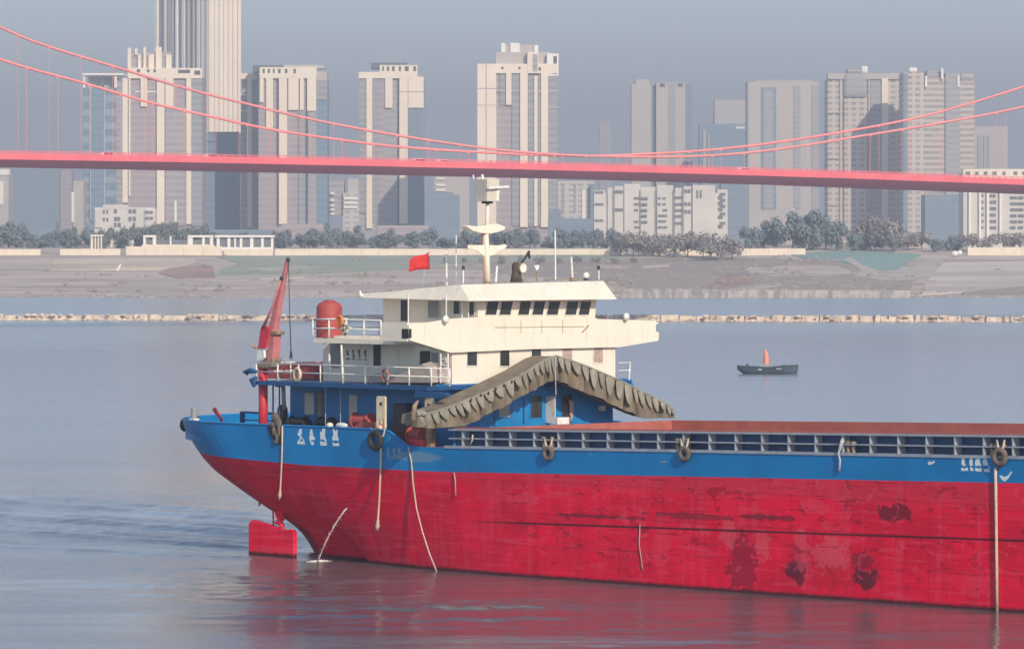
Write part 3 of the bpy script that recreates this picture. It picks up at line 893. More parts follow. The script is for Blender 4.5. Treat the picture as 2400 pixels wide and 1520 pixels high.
# searchlight under a brown canvas hood
b = Q(1210, 661, -24.4)
sl = SRoot('searchlight', b, 'searchlight in a dark brown canvas hood on the wheelhouse roof', 'searchlight')
mb = MB(); z1 = Q(1210, 614, -24.4)[2]
prof = [(.36, 0), (.30, .3), (.24, .6), (.26, .85), (.24, 1.02), (.12, z1-b[2])]
mb.lathe(prof, b, 16); sl.part(mb, 'hood', plain('brown_canvas', (.10,.075,.06), .9, 3, .5), smooth=True)
p = Q(1226, 628, -24.0)
mb = MB(); mb.tube([(p[0]-.25, p[1], p[2]), (p[0]+.02, p[1], p[2])], [.27, .31], 18); mb.tube([(p[0]+.021, p[1], p[2]), (p[0]+.03, p[1], p[2])], [.25, .25], 18, 1)
sl.part(mb, 'lamp', [M['tan'], M['white2']])
mb = MB(); mb.tube([Q(1222, 616, -24.2), Q(1232, 603, -24.2), Q(1239, 590, -24.2), Q(1241, 606, -24.2)], [.06, .07, .10, .06], 8); sl.part(mb, 'arm', M['dark'], smooth=True)
b = Q(1258, 659, -24.2)
mb = MB(); mb.tube([b, Q(1258, 636, -24.2)], .05, 6); mb.prism([Q(x, y, -24.2) for x, y in ((1252,622),(1264,621),(1263,629),(1258,634))], (-.15, 0, 0), 1)
sthing(mb, 'horn', [M['tan'], M['white2']], b, 'small white loudhailer horn on a post beside the searchlight', 'horn')
# wing searchlights
for x, y, u, lab in ((1045, 748, -22.55, 'round white lamp on the left end of the bridge front'), (1468, 742, -22.55, 'round white lamp on the right bridge wing')):
    b = Q(x, y+10, u)
    mb = MB(); p = Q(x, y, u)
    mb.tube([b, p], .05, 6); mb.ball(p, (.16, .2, .22), 12, 8)
    sthing(mb, 'wing_lamp', M['white2'], b, lab, 'lamp', 'lamps on the bridge wings', smooth=True)

# flag
FLU = -30.5
b = Q(988, 672, FLU)
mb = MB(); mb.tube([b, Q(1006, 588, FLU)], .022, 6); sthing(mb, 'flagpole', M['steel'], b, 'thin leaning flagpole behind the wheelhouse roof', 'flagpole')
mb = MB()
rows_ = []
tp = [(1004,591),(994,596),(982,598),(970,602),(961,609),(957,618)]
bt = [(1005,631),(994,631),(982,632),(970,634),(961,636),(956,635)]
for k in range(5):
    rows_.append([tuple(Vector(Q(lerp(a[0], c_[0], k/4), lerp(a[1], c_[1], k/4), FLU)) + Vector((.10*math.sin(i*1.5+k*.4), 0, 0))) for i, (a, c_) in enumerate(zip(tp, bt))])
mb.grid(rows_)
o = sthing(mb, 'flag', M['flag'], Q(1004, 611, FLU), 'plain red flag blowing from the pole behind the wheelhouse', 'flag', smooth=True)
sd = o.modifiers.new('thick', 'SOLIDIFY'); sd.thickness = .012

# red water tank and life rings
a = S(772, 789, 3.2); rr = 32/ (FPX/258)
tk = SRoot('water_tank', (a[0], 3.2, 12.42), 'red domed water tank behind the railing of the upper deck', 'water tank')
hgt = S(772, 703, 3.2)[2] - 12.42
mb = MB(); mb.lathe([(rr*1.0, 0), (rr*1.0, hgt*.30), (rr*1.03, hgt*.31), (rr*1.03, hgt*.36), (rr*.99, hgt*.37), (rr*.97, hgt*.82), (rr*.82, hgt*.91), (rr*.5, hgt*.97)], (a[0], 3.2, 12.425), 28); tk.part(mb, 'body', M['tank'])
mb = MB(); mb.lathe([(rr*.42, 0), (rr*.42, .07), (rr*.1, .1)], (a[0], 3.2, 12.425+hgt*.965), 20); tk.part(mb, 'lid', M['tank'])
def ring(x, y, v, R0, r0, m, lab, name='life_ring', m2=None):
    c_ = S(x, y, v)
    mb = MB()
    for q in range(8):
        mb.torus(c_, (0.25, 1, 0), R0, r0, 4, 8, q % 2 if m2 else 0, 2*math.pi*q/8, 2*math.pi*(q+1)/8)
    return sthing(mb, name, [m, m2 or m], c_, lab, 'life ring', 'life rings hung on the railings', smooth=True)
ring(797, 752, 1.18, .27, .09, M['orange'], 'bright orange life ring on the rail before the red tank', m2=M['orange'])
ring(808, 771, 1.18, .28, .08, M['cream'], 'cream and tan life ring below the orange one by the red tank', m2=M['tan'])
ring(697, 877, .42, .34, .09, M['cream'], 'cream life ring on the stern railing above the blue deck edge', m2=M['cream'])
ring(903, 880, .42, .33, .08, M['curtain'], 'faded pink life ring on the railing amid the beige canvas', m2=M['redbrown'])
ring(1042, 848, 2.3, .24, .07, M['curtain'], 'pink and white life ring hung in the side passage by the ladder', m2=M['white2'])
# beige canvas heap on the upper deck
b = S(950, 896, 1.3)
mb = MB()
prof = [(862,896,1),(865,880,1),(900,884,1),(925,880,1),(960,866,1),(988,853,1),(1006,862,1),(1010,896,1)]
fr = [S(x, y, 1.3) for x, y, _ in prof]
mid = [(p[0]-.1, 2.0, p[2]+(.12 if 0 < i < 7 else 0)) for i, p in enumerate(fr)]
bk = [(p[0], 2.7, p[2]) for p in fr]
mb.grid([fr, mid, bk]); mb.add(fr, [tuple(range(8))])
sthing(mb, 'canvas_cover', M['tarpbeige'], (b[0], 1.3, 9.99), 'beige canvas cover over gear along the upper deck railing', 'canvas cover')

# ---- deck crane at the stern
VC = 1.0
cb = S(617, 1000, VC)
cr = SRoot('deck_crane', (cb[0], VC, 6.45), 'red hydraulic deck crane with its boom raised over the stern', 'crane')
mb = MB(); zc1 = S(617, 862, VC)[2]
mb.tube([(cb[0], VC, 6.46), (cb[0], VC, 8.6), (cb[0]-.03, VC, zc1)], [.30, .26, .27], 14); cr.part(mb, 'pedestal', M['cranered'], smooth=True)
mb = MB(); mb.prism([S(x, y, VC-.3) for x, y in ((600,862),(601,852),(612,846),(632,850),(636,838),(640,842),(636,860),(628,864))], (0, .7, 0)); cr.part(mb, 'slewing_head', M['tan'], bevel=.05)
mb = MB(); mb.prism([S(x, y, VC-.32) for x, y in ((602,820),(618,820),(620,838),(614,844),(601,846))], (0, .5, 0)); cr.part(mb, 'control_box', M['white2'], bevel=.03)
mb = MB(); mb.prism([S(x, y, VC-.25) for x, y in ((626,862),(638,846),(643,784),(645,776),(634,772),(628,800),(624,850))], (0, .55, 0)); cr.part(mb, 'king_post', M['cranepink'], bevel=.03)
mb = MB(); mb.prism([S(x, y, VC-.36) for x, y in ((605,812),(609,776),(613,763),(622,762),(630,768),(628,790),(622,816),(610,818))], (0, .12, 0)); cr.part(mb, 'side_plate', M['cranered'], bevel=.02)
mb = MB(); mb.tube([S(604, 815, VC-.3), S(593, 811, VC-.3)], [.12, .07], 8); cr.part(mb, 'hose_end', M['maststripe'])
# boom: tapered box
def boxbeam(p, q, w0, w1, d0, d1, mbx, m=0):
    p, q = Vector(p), Vector(q)
    t = (q-p).normalized(); s_ = Vector((0, 1, 0)); n_ = t.cross(s_).normalized()
    vs = []
    for c_, w_, d_ in ((p, w0, d0), (q, w1, d1)):
        for a_, b_ in ((-1,-1),(1,-1),(1,1),(-1,1)): vs.append(c_ + n_*a_*w_/2 + s_*b_*d_/2)
    mbx.add(vs, [(0,1,2,3), (7,6,5,4), (0,4,5,1), (1,5,6,2), (2,6,7,3), (3,7,4,0)])
mb = MB(); boxbeam(S(638, 788, VC), S(661, 668, VC), .46, .30, .42, .32, mb); boxbeam(S(656, 694, VC), S(675, 607, VC), .26, .13, .3, .2, mb)
cr.part(mb, 'boom', M['cranepink'])
mb = MB(); mb.tube([S(616, 770, VC-.34), S(637, 722, VC-.34), S(658, 655, VC-.3)], [.10, .06, .05], 8); cr.part(mb, 'hydraulic_ram', M['cranepink'], smooth=True)
mb = MB(); mb.ball(S(660, 652, VC-.25), .13); cr.part(mb, 'ram_pin', M['dark'], smooth=True)
mb = MB(); mb.ball(S(675, 609, VC), (.10, .13, .17)); cr.part(mb, 'sheave', M['dark'], smooth=True)
mb = MB(); mb.box(tuple(Vector(S(636, 784, VC-.34))), tuple(Vector(S(646, 776, VC-.34)) + Vector((0, .7, 0)))); cr.part(mb, 'boom_collar', M['tan'], bevel=.03)
mb = MB(); mb.tube([S(676, 610, VC), S(678, 700, VC), S(682, 826, VC)], [.025, .025, .04], 6); cr.part(mb, 'hoist_cable', M['dark'])
mb = MB(); mb.ball(S(682, 828, VC), (.07, .07, .2)); mb.torus(S(682, 836, VC), (0, 1, 0), .1, .03, 12, 6); cr.part(mb, 'hook', M['dark'], smooth=True)

# ---- khaki tarpaulin over the folded gantry that straddles the ship
TU = -21.0
fu = [(978,972),(1000,968),(1040,956),(1073,943),(1110,928),(1147,913),(1184,895),(1220,877),(1245,860),(1268,845),(1285,837),(1299,833),(1325,841),(1367,856),(1407,873),(1447,890),(1475,904),(1500,917),(1535,934),(1567,952),(1579,972)]
lo = [(976,1001),(1000,1002),(1045,1002),(1090,998),(1118,982),(1150,966),(1188,946),(1222,928),(1246,915),(1268,903),(1285,894),(1299,888),(1325,900),(1367,918),(1400,932),(1433,947),(1475,966),(1505,979),(1535,979),(1560,979),(1579,978)]
def dense(pts, n):
    out = []
    L = [0]
    for a, b in zip(pts, pts[1:]): L.append(L[-1] + math.hypot(b[0]-a[0], b[1]-a[1]))
    for i in range(n):
        s_ = L[-1]*i/(n-1)
        j = max(k for k in range(len(L)-1) if L[k] <= s_ + 1e-9)
        t = (s_-L[j])/(L[j+1]-L[j])
        out.append((lerp(pts[j][0], pts[j+1][0], t), lerp(pts[j][1], pts[j+1][1], t)))
    return out
N = 260
def reparam(pts, ref, n):
    """sample both edges by the same fraction of the control points"""
    out = []
    for i in range(n):
        s_ = (len(pts)-1)*i/(n-1); j = min(int(s_), len(pts)-2); t = s_-j
        out.append((lerp(pts[j][0], pts[j+1][0], t), lerp(pts[j][1], pts[j+1][1], t)))
    return out
U_ = [Q(x, y, TU) for x, y in reparam(fu, None, N)]
L_ = [Q(x, y, TU) for x, y in reparam(lo, None, N)]
rng = random.Random(5)
mb = MB()
rows_ = []
ph = 0; phs = []
for i in range(N):
    ph += .42*(1+.5*math.sin(i*.13)); phs.append(ph)
arc = 0
for k in range(13):
    f = k/12
    row = []
    for i in range(N):
        a, b = Vector(U_[i]), Vector(L_[i])
        # curtain hangs in scallops that open downwards
        fold = .03 + .30*f**.8
        sn = abs(math.sin(phs[i]*.5 + .25*math.sin(i*.07)))
        w_ = 1 - 1.9*(1-sn)**2.2                      # rounded bulges between narrow deep creases
        d = fold*(w_ - .6) + .04*math.sin(phs[i]*2.7+f*3)*f
        if k == 1: d += .07
        p = a.lerp(b, f) + Vector((d, 0, .03*math.sin(phs[i]*.5)*(1 if k == 12 else 0)))
        row.append(tuple(p))
    rows_.append(row)
mb.grid(rows_, flip=True)
top = [[], [], []]
for i in range(N):
    a = Vector(U_[i]); t = i/(N-1)
    hump = .22*math.sin(math.pi*min(1, t/.55))*(1 if t < .55 else 0)
    sag = .05*math.sin(i*.21)
    top[0].append(tuple(a)); top[1].append(tuple(a + Vector((-.8, 0, hump*.6+sag)))); top[2].append(tuple(a + Vector((-1.2, 0, hump))))
mb.grid(top)
back = [tuple(Vector(L_[i]) + Vector((-1.2, 0, .2))) for i in range(N)]
mb.grid([top[2], back]); mb.grid([back, [tuple(p) for p in L_]])
mb.add([tuple(U_[0]), top[2][0], back[0], tuple(L_[0])], [(0,1,2,3)])
mb.add([tuple(U_[-1]), top[2][-1], back[-1], tuple(L_[-1])], [(0,1,2,3)])
tb = Q(1299, 985, TU)
tr = SRoot('tarpaulin', tb, 'khaki tarpaulin hung in an upturned V over the folded gantry before the house', 'tarpaulin')
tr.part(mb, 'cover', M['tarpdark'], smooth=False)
mb = MB()
rng = random.Random(8)
pos = 0.035
while pos < .975:
    w_ = rng.uniform(.018, .030)
    gap = rng.uniform(.30, .55)*w_
    reach = rng.uniform(.45, .78)
    rws = []
    for k in range(7):
        f = k/6
        hw_ = w_/2*(1 if f < .25 else lerp(1, rng.uniform(.12, .3) if k == 6 else .35, ((f-.25)/.75)**1.25))
        rw = []
        for j in range(5):
            q_ = pos + w_/2 + (j/4-.5)*2*hw_ + .004*f
            i0 = min(N-2, int(q_*(N-1))); tt_ = q_*(N-1) - i0
            a = Vector(U_[i0]).lerp(Vector(U_[i0+1]), tt_); b = Vector(L_[i0]).lerp(Vector(L_[i0+1]), tt_)
            rw.append(tuple(a.lerp(b, .02 + f*reach*.95) + Vector((.12 + .09*f + .10*math.cos((j/4-.5)*2.6), 0, 0))))
        rws.append(rw)
    mb.grid(rws, flip=True)
    pos += w_ + gap*.35
tr.part(mb, 'valance', M['tarp'])
mb = MB(); mb.tube([tuple(Vector(U_[i]) + Vector((.16, 0, -.02))) for i in range(4, N-3, 6)], .07, 6); tr.part(mb, 'hem', M['tarp'])
for x, y in ((1105,937),(1128,926),(1146,921),(1163,911),(1182,903),(1200,895)):
    p = Q(x, y, TU+.26)
    mb = MB(); mb.ball((p[0]-.05, p[1], p[2]), (.06, .09, .10), 10, 6); tr.part(mb, 'eyelet', M['black'], smooth=True)
mb = MB(); mb.tube([Q(1301, 836, TU+.25), Q(1302, 890, TU+.28), Q(1303, 925, TU+.2)], .03, 6); tr.part(mb, 'cord', M['ropegrey'])
# bundled foot of the tarpaulin: one gathered heap with creases
mb = MB()
p = Q(996, 982, TU+.05)
rows_ = []
for k in range(13):
    t_ = k/12
    th = math.pi*t_
    row = []
    for j in range(36):
        a_ = 2*math.pi*j/36
        cr_ = 1 + .16*math.sin(7*a_ + 2.2*t_) + .09*math.sin(13*a_ + 5*t_)
        row.append((p[0] - .35 + .48*math.sin(th)*math.cos(a_)*cr_, p[1] + .62*math.sin(th)*math.sin(a_)*cr_ + .15*math.sin(4*t_), p[2] - .46*math.cos(th) + .05*math.sin(5*a_)))
    rows_.append(row)
mb.grid(rows_, closed=True, flip=True)
tr.part(mb, 'bundle', M['tarp'])
mb = MB(); mb.tube([Q(968, 985, TU), Q(972, 950, TU), Q(980, 938, TU)], [.16, .13, .05], 8); tr.part(mb, 'lashing', M['tan'], smooth=True)
mb = MB()
p0 = Q(1299, 900, TU-1.0)
boxbeam(tuple(Q(1000, 985, TU-.8)), tuple(Q(1297, 866, TU-.8)), .3, .3, .3, .3, mb)
boxbeam(tuple(Q(1303, 866, TU-.8)), tuple(Q(1570, 965, TU-.8)), .3, .3, .3, .3, mb)
tr.part(mb, 'gantry_beam', M['dark'])

# ---- tyres and ropes over the side
def tyre(x, y, R0, r0, lab, m):
    c_ = S(x, y, -r0-.02)
    mb = MB(); mb.torus(c_, (0, 1, 0), R0, r0, 24, 10)
    o = sthing(mb, 'tyre_fender', m, c_, lab, 'tyre fender', 'tyre fenders over the side', smooth=True)
tyre(880, 1031, .42, .17, 'large black tyre hung at the step of the bulwark', M['black'])
tyre(1285, 1062, .28, .13, 'small dusty tyre on the side, left of the middle', M['tyretan'])
tyre(1604, 1062, .29, .13, 'small dusty tyre hung amidships below a bollard pair', M['tyretan'])
tyre(2343, 1070, .33, .15, 'dusty tyre beside the white characters at the right edge', M['tyretan'])
for x, y, lab in ((1285, 1040, 'short pale sling holding the leftmost small tyre'), (1604, 1042, 'short pale sling holding the tyre amidships'), (2345, 1045, 'short pale sling holding the tyre at the right edge')):
    mb = MB(); mb.tube([S(x-9, y-14, .1), S(x-6, y, -.14), S(x-2, y+12, -.2)], .06, 6); mb.tube([S(x+9, y-14, .1), S(x+7, y, -.14), S(x+2, y+12, -.2)], .06, 6)
    sthing(mb, 'rope_sling', M['rope'], S(x, y-14, -.1), lab, 'rope', 'rope slings of the tyres', smooth=True)
def rope(pts, r, m, lab, v=-.08, vs=None):
    P = [S(x, y, v if vs is None else vs[i]) for i, (x, y) in enumerate(pts)]
    mb = MB(); mb.tube(P, r, 7)
    sthing(mb, 'rope', m, P[0], lab, 'rope', smooth=True)
rope([(662,998),(661,1060),(659,1110),(657,1145),(656,1160),(654,1171)], [.05,.05,.045,.05,.11,.04], M['rope'], 'pale rope with a knotted end hanging down the stern quarter')
rope([(893,1032),(892,1100),(889,1170),(886,1215),(885,1232),(883,1243)], [.07,.055,.05,.055,.13,.06], M['rope'], 'pale rope with a thick end hanging below the large black tyre', -.12)
rope([(869,1002),(878,1017),(892,1033),(899,1018),(904,1000)], .05, M['ropegrey'], 'grey rope bridle over the bulwark at the large black tyre', vs=[.05,-.12,-.14,-.12,.05])
rope([(957,1047),(964,1080),(968,1130),(976,1190),(990,1245),(1006,1295),(1024,1340)], .042, M['rope'], 'thin pale line slanting down the red hull into the water', -.06)
rope([(2333,1094),(2334,1160),(2335,1240),(2336,1330),(2337,1432)], .075, M['rope'], 'straight pale rope down the hull near the right edge', -.10)
rope([(1975,1028),(1970,1045),(1965,1062),(1969,1078),(1967,1102)], [.08,.09,.06,.05,.07], M['ropegrey'], 'short grey rope end dangling over the blue side strake', -.12)
rope([(1064,1107),(1067,1125),(1068,1160)], .035, M['curtain'], 'short pinkish line hanging at the top of the red hull', -.06)
rope([(1102,1042),(1107,1030),(1108,1018)], .045, M['rope'], 'pale rope leading over the gunwale in the second coaming bay', -.02)
rope([(1500,1228),(1498,1275),(1503,1310),(1506,1335)], .025, M['curtain'], 'thin pinkish line low on the red hull amidships', -.05)
# bunched nets at the stern quarter
mb = MB()
rng = random.Random(2)
for x, y, rx, rz in ((645,978,.28,.3),(652,990,.25,.3),(640,995,.3,.18),(655,1005,.12,.45),(650,1022,.14,.4),(643,1010,.16,.3),(648,1035,.14,.14)):
    p = S(x, y, -.05); mb.ball(p, (rx, .16, rz), 10, 7)
o = sthing(mb, 'rope_bundle', M['tyretan'], S(648, 980, -.05), 'tan bundle of old rope hung over the stern quarter bulwark', 'rope bundle', smooth=True)
mb = MB(); p = S(644, 1010, -.02); q = S(652, 1030, -.02)
mb.prism([S(x, y, -.02) for x, y in ((628,999),(664,1001),(662,1036),(654,1040),(644,1032),(634,1018))], (0, -.05, 0))
sthing(mb, 'fender_mat', M['black'], S(645, 1000, -.02), 'black rubber mat behind the tan rope bundle', 'fender')
for x, y, w_, lab in ((773, 997, .19, 'small white bundle on the bulwark above the first white characters'), (801, 997, .42, 'long white bundle on the bulwark above the white characters')):
    p = S(x, y, .1); mb = MB(); mb.ball((p[0], p[1], p[2]+.02), (w_*1.1, .2, .16), 12, 8)
    sthing(mb, 'white_bundle', M['white2'], p, lab, 'bundle', 'white bundles on the bulwark', smooth=True)

# ---- discharge water from the hull side
mb = MB()
rng = random.Random(9)
pts = [(814,1190),(808,1195),(797,1210),(786,1227),(776,1245),(766,1264),(757,1284),(750,1302),(745,1318)]
P = [S(x, y, .3 - .5*i/8) for i, (x, y) in enumerate(pts)]
mb.tube(P, [.02,.05,.032,.042,.02,.03,.014,.022,.02], 8)
for k in range(70):
    i = rng.randrange(2, 8); p = Vector(P[i]).lerp(Vector(P[min(8, i+1)]), rng.random())
    mb.ball(tuple(p + Vector((rng.uniform(-.12,.12), rng.uniform(-.1,.1), rng.uniform(-.1,.1)))), rng.uniform(.010,.026), 6, 4)
mfoam = plain('white_water', (.72, .68, .62), .6, 6, .8)
wj = SRoot('water_jet', P[0], 'thin white jet of bilge water pouring from the red stern', 'water jet')
wj.part(mb, 'stream', mfoam, smooth=True)
mb = MB(); p = P[-1]
for k in range(34):
    a = rng.uniform(0, 6.28); r_ = rng.random()**.5
    mb.ball((p[0]+r_*math.cos(a)*.55, p[1]+r_*math.sin(a)*.8, .07), (rng.uniform(.05,.16), rng.uniform(.05,.2), rng.uniform(.02,.12)*(1.2-r_)), 8, 5)
wj.part(mb, 'splash', mfoam, smooth=True)

# ------------------------------------------------------------------ river, far bank
def structure(o, kind='structure'):
    o['kind'] = kind
    return o
mb = MB()
def wave(x, y):
    """the ripples, the stern wake and the bow wash, in metres"""
    h = 0
    for ax, ay, k, am in ((.25, 1, 1.05, .022), (-.35, 1, 1.7, .016), (.1, 1, .52, .028), (.6, .8, 2.6, .009), (-.7, .7, 3.3, .007)):
        L_ = math.hypot(ax, ay)
        h += am*math.sin(k*(ax*x + ay*y)/L_ + 1.7*math.sin(.11*x - .07*y*ax + k))
    h += .014*math.sin(4.1*x + 2.2*y + 2*math.sin(.7*y))*math.sin(3.1*y - 1.1*x)
    h *= .55 + .45*math.sin(.05*x + .09*y + 2*math.sin(.03*x))
    # wake ridges trailing away from the stern to the left
    if x < -8:
        fade = min(1, (-8-x)/6)
        for y0, sl, w_, am in ((264.3, .70, .9, .20), (267.5, .75, .7, -.10), (271.5, 1.05, 1.4, .36), (276.5, 1.1, 1.0, .20), (284, 1.1, 1.7, .40), (290, 1.15, 1.2, .24), (297, 1.2, 1.8, .34), (305, 1.2, 1.7, .24)):
            d = y - (y0 + sl*(-15-x) + .35*math.sin(x*.30 + y0) + .10*math.sin(x*1.1))
            h += am*fade*math.exp(-(d/w_)**2)*(.85 + .15*math.sin(x*.7 + y0))
        d = y - (280 + 1.0*(-15-x))
        h += .022*fade*math.exp(-(d/14)**2)*math.sin(2.9*x + 1.9*y)*math.sin(2.3*y - 1.7*x + y*.3)
    # small chop thrown off the side
    dx, dy = x + 1.5, y - 231
    h += .11*math.exp(-(dx/7)**2 - (dy/3.5)**2)*math.sin(2.1*x + 1.2*y)*math.sin(1.4*y - .6*x)
    dx, dy = x + 12.5, y - 250
    h += .05*math.exp(-(dx/5)**2 - (dy/6)**2)*math.sin(2.4*x + .9*y)*math.sin(1.7*y + .6*x)
    return h
xs = [-3500, -900, -300, -120] + [-46 + .32*i for i in range(288)] + [70, 120, 300, 900, 3500]
ys = [-450, 60, 130, 180] + [196 + .40*i for i in range(345)] + [350, 400, 600, 800, 1460]
mb.grid([[(x, y, wave(x, y)*min(1, max(0, (y-196)/3))*min(1, max(0, (333.6-y)/6))*min(1, max(0, (x+46)/3))*min(1, max(0, (45.8-x)/3)) if -46 < x < 45.9 and 196 < y < 333.7 else 0) for x in xs] for y in ys])
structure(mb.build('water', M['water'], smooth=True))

SH, SLOPE = 1447.0, .0485
def bankz(Y): return min((Y-SH)*SLOPE, 15.2)
def bank(px, py, dz=.05):
    """point of the sloping far bank at this pixel"""
    k = (py-HZ)/FPX
    Y = (CAM_H - dz + SH*SLOPE)/(k + SLOPE)
    return ((px-CX)/FPX*Y, Y, (Y-SH)*SLOPE + dz)
def ground_mat(name, a, b, sc=.05, c=None, st=(1,1,1)):
    t = NT(name)
    k = t.mix(t.ramp(t.noise(sc, 8, t.mp(st), .65), .38, .62), a, tuple(q*.8 for q in b))
    if c: k = t.mix(t.math('MULTIPLY', t.ramp(t.noise(sc*3, 5, t.mp((st[0], st[1], st[2]), (3,5,1))), .52, .66), .7), k, c)
    return t.done(k, .95, 0, bump=t.noise(sc*8, 4), bs=.5, bd=.3)
g_mud = ground_mat('bank_mud', (.58,.475,.40), (.47,.385,.33), .035, (.64,.53,.43), (.35, 1.6, 1))
g_scrub = ground_mat('bank_scrub', (.34,.285,.245), (.47,.385,.32), .035, (.26,.24,.205), (.5, 1.5, 1))
g_grass = ground_mat('bank_grass', (.32,.37,.29), (.37,.385,.29), .03, (.46,.43,.34), (.5, 2, 1))
g_green = ground_mat('green_netting', (.24,.38,.335), (.29,.42,.365), .02)
g_sand = ground_mat('pale_sand', (.72,.58,.44), (.62,.50,.39), .04, None, (.4, 2, 1))
g_conc = ground_mat('slope_concrete', (.66,.56,.48), (.60,.51,.44), .03, None, (.4, 1, 1))
g_path = ground_mat('path_concrete', (.50,.45,.38), (.56,.50,.43), .05)
g_rust = ground_mat('reddish_soil', (.44,.28,.23), (.38,.26,.22), .03)
mb = MB()
rng = random.Random(4)
gx = [lerp(-700, 700, i/140) for i in range(141)]
gy = [SH-12, SH-3] + [SH + 303*(i/24) for i in range(25)]
def bump_(x, y): return .25*math.sin(x*.11+y*.02)+.2*math.sin(x*.047-1+y*.05)+.15*math.sin(x*.31)
mb.grid([[(x, y + (1.6*math.sin(x*.035)+1.2*math.sin(x*.11+1) if y < SH+2 else 0), (y-SH)*SLOPE - .14 + .22*bump_(x, y)) for x in gx] for y in gy])
structure(mb.build('river_bank', g_mud))
mb = MB()
mb.grid([[(x, y, z) for x in (-2500, -700, 700, 2500)] for y, z in ((1749.5, 14.25), (1800, 14.4), (9000, 14.6))])
mb.grid([[(s*2500, SH-12, -.6), (s*2500, 1749, 14.2)] if s < 0 else [(-700, SH-12, -.6), (-700, 1749, 14.2)] for s in (-1, 1)])
mb.grid([[(700, SH-12, -.6), (700, 1749, 14.2)], [(2500, SH-12, -.6), (2500, 1749, 14.2)]])
structure(mb.build('ground', g_scrub))
def patch(name, pts, m, dz, thick=.5, jit=2.0, seed=0):
    """an area of the bank with its own ground cover, outlined on the slope"""
    rg = random.Random(seed)
    P = []
    n = len(pts)
    for i in range(n):
        a, b = pts[i], pts[(i+1) % n]
        k = max(1, int(math.hypot(b[0]-a[0], (b[1]-a[1])*4)/14))
        for j in range(k):
            t = j/k
            P.append(bank(lerp(a[0], b[0], t) + rg.uniform(-jit, jit), lerp(a[1], b[1], t) + rg.uniform(-jit, jit)*.25, dz))
    mb = MB(); mb.prism(P, (0, 0, -thick))
    return structure(mb.build(name, m))
patch('scrub_slope', [(1150,606),(1480,606),(1700,600),(1960,612),(2050,630),(2150,652),(2130,682),(1700,676),(1480,682),(1440,660),(1150,640)], g_scrub, 0.02, jit=4, seed=1)
patch('grass_slope', [(505,600),(960,598),(1480,596),(1480,604),(1000,622),(960,632),(800,640),(610,645),(500,648),(520,628),(560,618)], g_grass, 0.03, jit=2, seed=2)
patch('sand_terrace', [(122,606),(455,606),(462,612),(440,620),(380,630),(120,632)], g_sand, 0.05, jit=1.2, seed=3)
patch('gravel_bank', [(372,640),(395,628),(440,622),(498,622),(504,652),(425,653)], g_rust, 0.06, jit=2, seed=4)
patch('soil_bank', [(1690,640),(1750,640),(1770,662),(1680,682),(1660,678)], g_rust, 0.08, jit=3, seed=5)
patch('sand_bank', [(1740,624),(1800,628),(1860,618),(1960,622),(2010,640),(1930,645),(1800,645),(1760,642)], g_mud, 0.09, jit=2.5, seed=6)
patch('green_slope', [(1850,595),(1960,588),(2060,590),(2160,596),(2110,625),(2095,638),(2040,636),(2010,618),(1960,612),(1890,606)], g_green, 0.10, jit=2, seed=7)
patch('access_road', [(1975,606),(1995,602),(2020,620),(2060,634),(2120,632),(2180,606),(2215,606),(2165,640),(2140,655),(2060,655),(2000,645),(2020,634)], g_path, 0.12, jit=1.5, seed=8)
patch('concrete_slope', [(2212,614),(2480,611),(2480,668),(2330,678),(2240,684),(2160,690),(2166,668),(2180,648)], g_conc, 0.13, jit=.8, seed=9)
patch('dark_flat', [(2255,684),(2480,662),(2480,692),(2260,692)], g_scrub, 0.15, jit=1, seed=10)
patch('path', [(500,655),(560,648),(640,645),(715,642),(715,650),(620,652),(560,656)], g_path, 0.08, jit=.6, seed=11)
patch('path', [(1640,684),(1720,676),(1830,662),(1830,668),(1740,682),(1690,690)], g_path, 0.16, jit=.6, seed=12)
patch('path', [(575,630),(700,622),(770,624),(690,630),(640,634)], g_path, 0.08, jit=.6, seed=13)
patch('path', [(1400,620),(1480,622),(1480,628),(1400,626)], g_sand, 0.13, jit=.5, seed=14)
patch('path', [(1506,622),(1570,618),(1570,623),(1506,627)], g_sand, 0.13, jit=.5, seed=15)
mb = MB()
rng = random.Random(31)
for i in range(800):
    px_ = rng.uniform(-40, 2440); py_ = 600 + 92*rng.random()**.8
    if 120 < px_ < 460 and py_ < 634 or px_ > 2150 and rng.random() < .93 or 1960 < px_ < 2160 and py_ < 640: continue
    if px_ < 1100 and rng.random() < .75: continue
    x_, y_, z_ = bank(px_, py_, 0)
    n_ = rng.randint(2, 5)
    for k in range(n_):
        ax = rng.uniform(0, 6.28); r_ = rng.uniform(.3, 1.1)
        cx_ = x_ + rng.gauss(0, 1.2)
        c_ = Vector((cx_, y_ + rng.gauss(0, 1), z_ + rng.uniform(-.1, .35)))
        mb.add([tuple(c_ + Vector((-r_, 0, -.15))), tuple(c_ + Vector((r_, .2, -.15))), tuple(c_ + Vector((r_*.6, .3, rng.uniform(.2,.6)))), tuple(c_ + Vector((-r_*.5, .2, rng.uniform(.2,.7))))], [(0,1,2,3)], rng.choice((0,0,1)))
structure(mb.build('dry_scrub', [plain('dry_grass', (.30,.255,.215), .95, .3, .85), plain('scrub_grey', (.25,.22,.19), .95, .3, .7)]), 'stuff')
mb = MB()
for i in range(700):
    px_ = rng.uniform(-40, 2440)
    x_ = (px_-CX)/FPX*SH; y_ = SH + rng.uniform(-3, 9); r_ = rng.uniform(.15, .6)
    mb.ball((x_, y_, (y_-SH)*SLOPE + .05), (r_*rng.uniform(.8, 1.8), r_, r_*.6), 7, 5)
structure(mb.build('shore_stones', plain('stone', (.50,.44,.39), .9, .6, .6)), 'stuff')
